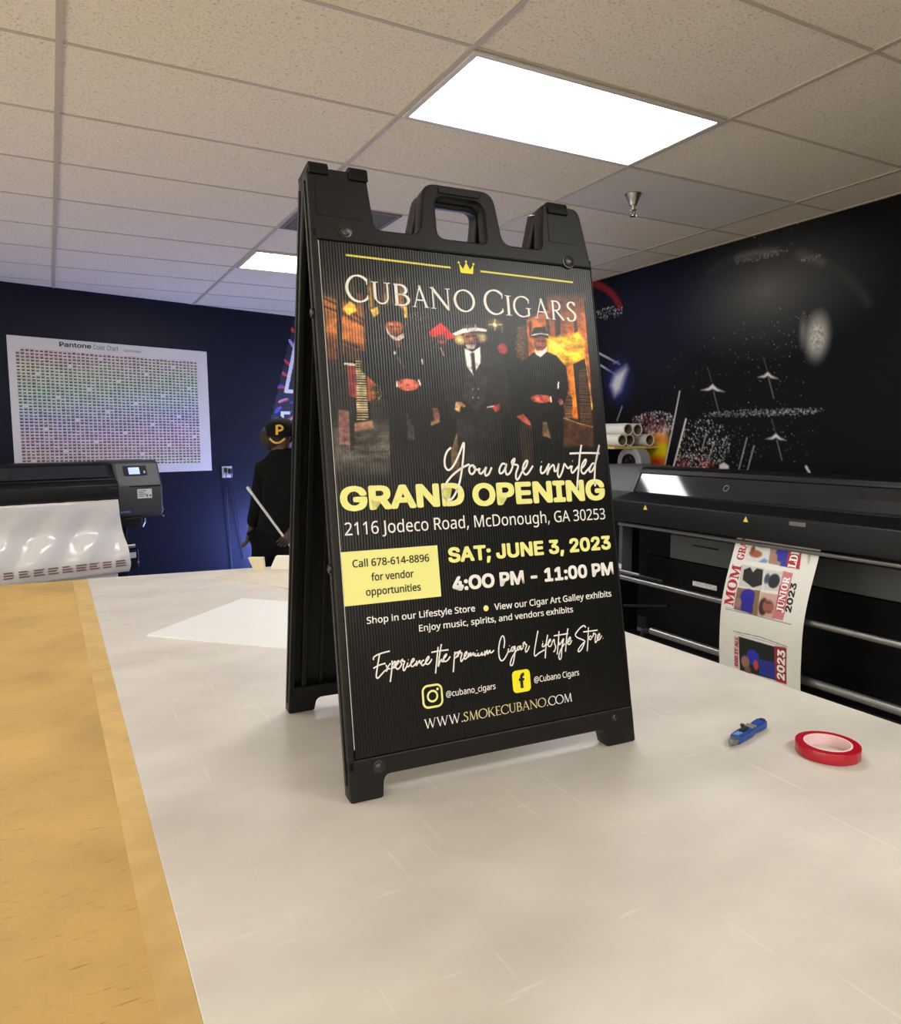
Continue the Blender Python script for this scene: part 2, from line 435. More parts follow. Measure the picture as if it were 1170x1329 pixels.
mb.box(-3.58, -3.48, FX0, FX1, FZ0, FZ0 + .05).box(-3.58, -3.48, FX0, FX1, FZ1 - .05, FZ1)
obj('window_frame', mb, mat('added_left_frame', (70, 70, 72), .4, .6), win2)
obj('pane', MB().box(-3.56, -3.55, FX0, FX1, FZ0, FZ1), mat('left_fill_glow', (240, 240, 240), .4, emit=(255, 245, 228), estr=ROOM_FILL_W), win2, smooth=False)
mb = MB().prism([(-4.0, 0), (3.92, 0), (3.92, .012), (-4.0, .012)], 0, .1, lambda u, v, h: W(u, v, h)); structure(obj('baseboard_back', mb, M_BASE))
structure(obj('baseboard_right', MB().box(XR - .012, XR, -2.5, WY0 - .06, 0, .1), M_BASE))
# added window, unseen behind the sign: frame, mullion and glowing cool pane
win = thing('added_window_1', '', '', (XR, 6.75, 0)); del win['label'], win['category']; win['kind'] = 'structure'
mb = MB().box(XR - .02, XR + .1, WY0 - .06, WY0, 0, WZ1 + .06).box(XR - .02, XR + .1, WY1, WY1 + .06, 0, WZ1 + .06).box(XR - .02, XR + .1, WY0, WY1, WZ1, WZ1 + .06).box(XR - .02, XR + .1, WY0, WY1, 0, WZ0).box(XR + .02, XR + .07, 6.72, 6.78, WZ0, WZ1)
obj('window_frame', mb, mat('added_back_frame', (60, 62, 66), .4, .6), win)
M_COOL_FILL = mat('cool_fill_pane', (200, 210, 255), .4, emit=(170, 186, 255), estr=COOL_FILL_W)
obj('pane', MB().box(XR + .04, XR + .05, WY0, WY1, WZ0, WZ1), M_COOL_FILL, win, smooth=False)

# suspended ceiling bars
mb = MB()
zb = H_CEIL - .005
for i in range(-4, 4):
    x = GX + 1.22 * i
    if -3.5 < x < XR: mb.box(x - .011, x + .011, -2.5, 8.7, zb, H_CEIL + .002)
for j in range(-10, 9):
    y = GY + .61 * j
    mb.box(-3.5, XR, y - .007, y + .007, zb + .0015, H_CEIL + .002)
mb.box(XR - .02, XR, -2.5, 8.6, zb, H_CEIL + .002)
structure(obj('trim_1', mb, M_BAR, smooth=False))
mb = MB().box(GX + 1.22 + .012, GX + 2.44 - .012, GY - .61 + .012, GY - .012, H_CEIL - .003, H_CEIL + .001); structure(obj('trim_2', mb, M_SMOOTH, smooth=False))

# ceiling lights
M_DIFF = mat('light_diffuser', (250, 250, 245), .5, emit=(252, 250, 246), estr=LAMP_W)
M_LFRAME = mat('light_frame', (196, 192, 182), .5)
def ceiling_light(i, j, label, group=None):
    x0, x1, y0, y1 = GX + 1.22 * i + .012, GX + 1.22 * (i + 1) - .012, GY + .61 * j + .012, GY + .61 * (j + 1) - .012
    t = thing('ceiling_light', label, 'ceiling light', ((x0 + x1) / 2, (y0 + y1) / 2, H_CEIL - .012), 0, group)
    w = .022; z0, z1 = H_CEIL - .012, H_CEIL - .0005
    mb = MB().box(x0, x1, y0, y0 + w, z0, z1).box(x0, x1, y1 - w, y1, z0, z1).box(x0, x0 + w, y0 + w, y1 - w, z0, z1).box(x1 - w, x1, y0 + w, y1 - w, z0, z1)
    obj('frame', mb, M_LFRAME, t, bevel=.002)
    obj('diffuser', MB().box(x0 + w, x1 - w, y0 + w, y1 - w, z0 + .004, z1 - .002), M_DIFF, t, smooth=False)
ceiling_light(0, -2, 'large bright rectangular ceiling light panel above the sign, nearest the sprinkler')
ceiling_light(0, 3, 'bright ceiling light panel partly hidden by the sign, beside the dark air vent')
for i, j, w in ((-3, -2, 'left of the table beside the pale wall'), (-3, 3, 'in the far left part of the room'), (0, -7, 'behind the near end of the table'), (-3, -7, 'in the near left corner of the room')):  # extra panels out of view, added to light the room
    ceiling_light(i, j, 'added unseen rectangular ceiling light panel ' + w)

# air vent
x0, y0 = GX + .012, GY + .61 + .012
vt = thing('ceiling_vent', 'dark grey square air vent panel set in the ceiling behind the sign', 'air vent', (x0 + .28, y0 + .29, H_CEIL - .01))
M_VENT = mat('vent_metal', (112, 106, 98), .7, var=.04); M_VENTD = mat('vent_dark', (84, 80, 74), .9)
obj('backing', MB().box(x0, x0 + .57, y0, y0 + .586, H_CEIL - .004, H_CEIL - .001), M_VENTD, vt)
mb = MB().box(x0, x0 + .57, y0, y0 + .025, H_CEIL - .01, H_CEIL - .001).box(x0, x0 + .57, y0 + .561, y0 + .586, H_CEIL - .01, H_CEIL - .001).box(x0, x0 + .025, y0 + .025, y0 + .561, H_CEIL - .01, H_CEIL - .001).box(x0 + .545, x0 + .57, y0 + .025, y0 + .561, H_CEIL - .01, H_CEIL - .001)
obj('frame', mb, M_VENT, vt)
mb = MB()
for k in range(18): mb.box(x0 + .03, x0 + .54, y0 + .035 + k * .0295, y0 + .05 + k * .0295, H_CEIL - .009, H_CEIL - .004)
obj('grille', mb, M_VENT, vt, smooth=False)

# sprinkler head
sx, sy = 2.83, 3.17
sp = thing('sprinkler_head', 'chrome fire sprinkler head under the smooth grey ceiling tile', 'sprinkler', (sx, sy, H_CEIL - .13))
M_CHROME = mat('chrome', (190, 188, 184), .25, .9)
obj('escutcheon', MB().lathe([(.0, .004), (.045, .004), (.045, .008), (.04, .014), (.026, .05), (.02, .066), (.0, .066)], (sx, sy, H_CEIL), (0, 0, -1)), M_CHROME, sp)
mb = MB().lathe([(0, .06), (.013, .06), (.013, .078), (.018, .08), (.018, .09), (.011, .093), (0, .093)], (sx, sy, H_CEIL), (0, 0, -1))
for s in (-1, 1): mb.tube([(sx + s * .012, sy, H_CEIL - .09), (sx + s * .017, sy, H_CEIL - .104), (sx + s * .004, sy, H_CEIL - .12)], .003, 8)
mb.cyl((sx, sy, H_CEIL - .092), (sx, sy, H_CEIL - .118), .003, n=8)
obj('body', mb, M_CHROME, sp)
mb = MB().cyl((sx, sy, H_CEIL - .119), (sx, sy, H_CEIL - .122), .016, n=24)
for k in range(8):
    a = k * PI / 4; mb.box(.012, .021, -.003, .003, -.0015, .0015, M=Matrix.Translation((sx, sy, H_CEIL - .1205)) @ Matrix.Rotation(a, 4, 'Z'))
obj('deflector', mb, M_CHROME, sp)

# ------------------------------------------------------------------ work table
TZ = CAM_Z - .653            # top of the mat
def far_y(x): return 3.775 - .1192 * x
def yellow_material():
    m = mat('yellow_board', (190, 156, 90), .5, var=.16, scale=5, bump=.2, bscale=120); nt = m.node_tree; b = nt.nodes['Principled BSDF']
    src = b.inputs['Base Color'].links[0].from_socket
    tc = nt.nodes.new('ShaderNodeTexCoord'); mp = nt.nodes.new('ShaderNodeMapping'); mp.inputs['Scale'].default_value = (26, 330, 1); mp.inputs['Rotation'].default_value = (0, 0, .12)
    nt.links.new(tc.outputs['Object'], mp.inputs['Vector'])
    n = nt.nodes.new('ShaderNodeTexNoise'); n.inputs['Scale'].default_value = 1.0; n.inputs['Detail'].default_value = 2; nt.links.new(mp.outputs['Vector'], n.inputs['Vector'])
    r = nt.nodes.new('ShaderNodeValToRGB'); r.color_ramp.elements[0].position = .29; r.color_ramp.elements[1].position = .34
    r.color_ramp.elements[0].color = (.62, .58, .5, 1); r.color_ramp.elements[1].color = (1, 1, 1, 1)
    nt.links.new(n.outputs['Fac'], r.inputs['Fac'])
    mx = nt.nodes.new('ShaderNodeMix'); mx.data_type = 'RGBA'; mx.blend_type = 'MULTIPLY'; mx.inputs['Factor'].default_value = 1
    nt.links.new(src, mx.inputs['A']); nt.links.new(r.outputs['Color'], mx.inputs['B']); nt.links.new(mx.outputs['Result'], b.inputs['Base Color'])
    return m
def mat_material():
    m = mat('cutting_mat_vinyl', (203, 190, 176), .42, var=.0); nt = m.node_tree; b = nt.nodes['Principled BSDF']
    tc = nt.nodes.new('ShaderNodeTexCoord')
    def noise(scale, rot, sc, lo, hi, c0, c1):
        mp = nt.nodes.new('ShaderNodeMapping'); mp.inputs['Scale'].default_value = scale; mp.inputs['Rotation'].default_value = (0, 0, rot)
        nt.links.new(tc.outputs['Object'], mp.inputs['Vector'])
        n = nt.nodes.new('ShaderNodeTexNoise'); n.inputs['Scale'].default_value = sc; n.inputs['Detail'].default_value = 5
        nt.links.new(mp.outputs['Vector'], n.inputs['Vector'])
        r = nt.nodes.new('ShaderNodeValToRGB'); r.color_ramp.elements[0].position = lo; r.color_ramp.elements[1].position = hi
        r.color_ramp.elements[0].color = c0; r.color_ramp.elements[1].color = c1
        nt.links.new(n.outputs['Fac'], r.inputs['Fac']); return r.outputs['Color']
    base = noise((1, 1.6, 1), .3, 3.2, .32, .68, lin(196, 190, 182), lin(215, 210, 202))
    g = (1, 1, 1, 1)
    for sc_, ro, s in (((60, 2.2, 1), .5, 1.0), ((70, 2.0, 1), -.75, 1.3), ((8, 60, 1), .1, 1.0)):
        c = noise(sc_, ro, s, .66, .72, (0, 0, 0, 1), (.07, .07, .065, 1))
        mx = nt.nodes.new('ShaderNodeMix'); mx.data_type = 'RGBA'; mx.blend_type = 'ADD'; mx.inputs['Factor'].default_value = 1
        nt.links.new(base, mx.inputs['A']); nt.links.new(c, mx.inputs['B']); base = mx.outputs['Result']
    nt.links.new(base, b.inputs['Base Color'])
    return m
M_YEL = yellow_material(); M_MAT = mat_material()
TX0, TX1, TY0 = -.62, 1.657, .32
tb = thing('work_table', 'big work table with worn yellow wooden top, carrying the sign', 'table', (.5, 2.0, 0))
quad = [(TX0, TY0), (TX1, TY0), (TX1, far_y(TX1)), (TX0, far_y(TX0))]
obj('tabletop', MB().prism(quad, TZ - .045, TZ - .003, lambda a, b, h: Vector((a, b, h))), M_YEL, tb, bevel=.003)
M_TWOOD = mat('table_frame_wood', (120, 96, 62), .6, var=.2)
mb = MB().box(TX0 + .1, TX1 - .1, TY0 + .1, TY0 + .14, TZ - .15, TZ - .045).box(TX0 + .1, TX1 - .1, 3.38, 3.42, TZ - .15, TZ - .045).box(TX0 + .1, TX0 + .14, TY0 + .14, 3.38, TZ - .15, TZ - .045).box(TX1 - .14, TX1 - .1, TY0 + .14, 3.38, TZ - .15, TZ - .045)
obj('apron', mb, M_TWOOD, tb)
for x in (TX0 + .14, TX1 - .23):
    for y in (TY0 + .14, 1.8, 3.29): obj('leg', MB().box(x, x + .09, y, y + .09, 0, TZ - .046), M_TWOOD, tb, bevel=.004)
obj('edge_strip', MB().prism([(.079, TY0 + .005), (.1165, TY0 + .005), (.1165, far_y(.1) - .01), (.055, far_y(.06) - .01)], TZ - .003, TZ - .0012, lambda a, b, h: Vector((a, b, h))), mat('worn_edge_wood', (200, 168, 106), .55, var=.12, scale=14), tb)
mquad = [(.117, TY0 + .004), (TX1 - .002, TY0 + .004), (TX1 - .002, far_y(TX1) - .004), (.117, far_y(.117) - .004)]
o = obj('cutting_mat', MB().prism(mquad, TZ - .0029, TZ, lambda a, b, h: Vector((a, b, h))), M_MAT, loc=(.9, 2, TZ - .0029), bevel=.001)
tag(o, 'large beige grey scratched cutting mat covering most of the yellow table', 'mat')

# sheets on the table
M_SHEET = mat('white_board', (232, 234, 232), .35, var=.01)
A = Vector((.244, 2.567, 0)); d1 = Vector((.404, .406, 0)); d2 = Vector((.693, -.721, 0)) * .86
P = [A, A + d2, A + d2 + d1, A]; P = [A, A + d2, A + d2 + d1, A + d1]
o = obj('white_sheet', MB().prism([(p.x, p.y) for p in P], TZ + .0003, TZ + .0043, lambda a, b, h: Vector((a, b, h))), M_SHEET, loc=(A.x, A.y, TZ))
tag(o, 'blank white board sheet lying on the mat behind the sign', 'sheet')
A = Vector((.642, 3.496, 0)); d2 = Vector((.46, -.888, 0)) * .75; d1 = Vector((.888, .46, 0)) * .1
P = [A, A + d2, A + d2 + Vector((.62, .32, 0)), A + Vector((.42, .08, 0)), A + Vector((.25, .09, 0))]
o = obj('beige_board', MB().prism([(p.x, p.y) for p in P], TZ + .0003, TZ + .006, lambda a, b, h: Vector((a, b, h))), mat('beige_card', (206, 196, 180), .5, var=.04), loc=(A.x, A.y, TZ))
tag(o, 'thin beige board lying flat near the far end of the table', 'board')
F0 = fwd.copy(); F0.z = 0; F0.normalize()
M_FOAM = mat('foam_board', (228, 226, 218), .6, var=.02); M_CREAM = mat('cream_board', (214, 205, 172), .6, var=.03)
def slab(p0, w, h, lean, th, name, m, label, cat):
    p0 = Vector(p0); e = rgt.copy(); n = F0
    mb = MB().prism([(0, 0), (w, 0), (w + lean * .2, h), (lean, h)], 0, th, lambda a, b, c: p0 + e * a + Vector((0, 0, b)) + n * c)
    tag(obj(name, mb, m, loc=p0, bevel=.001), label, cat)
slab((.834, 3.555, TZ + .0003), .05, .068, -.028, .03, 'cream_offcut', M_CREAM, 'small cream strip of board standing at the far table end', 'offcut')
slab((.905, 3.535, TZ + .0066), .13, .066, .03, .035, 'white_offcut', M_FOAM, 'white foam board offcut standing at the far table end beside the sign', 'offcut')

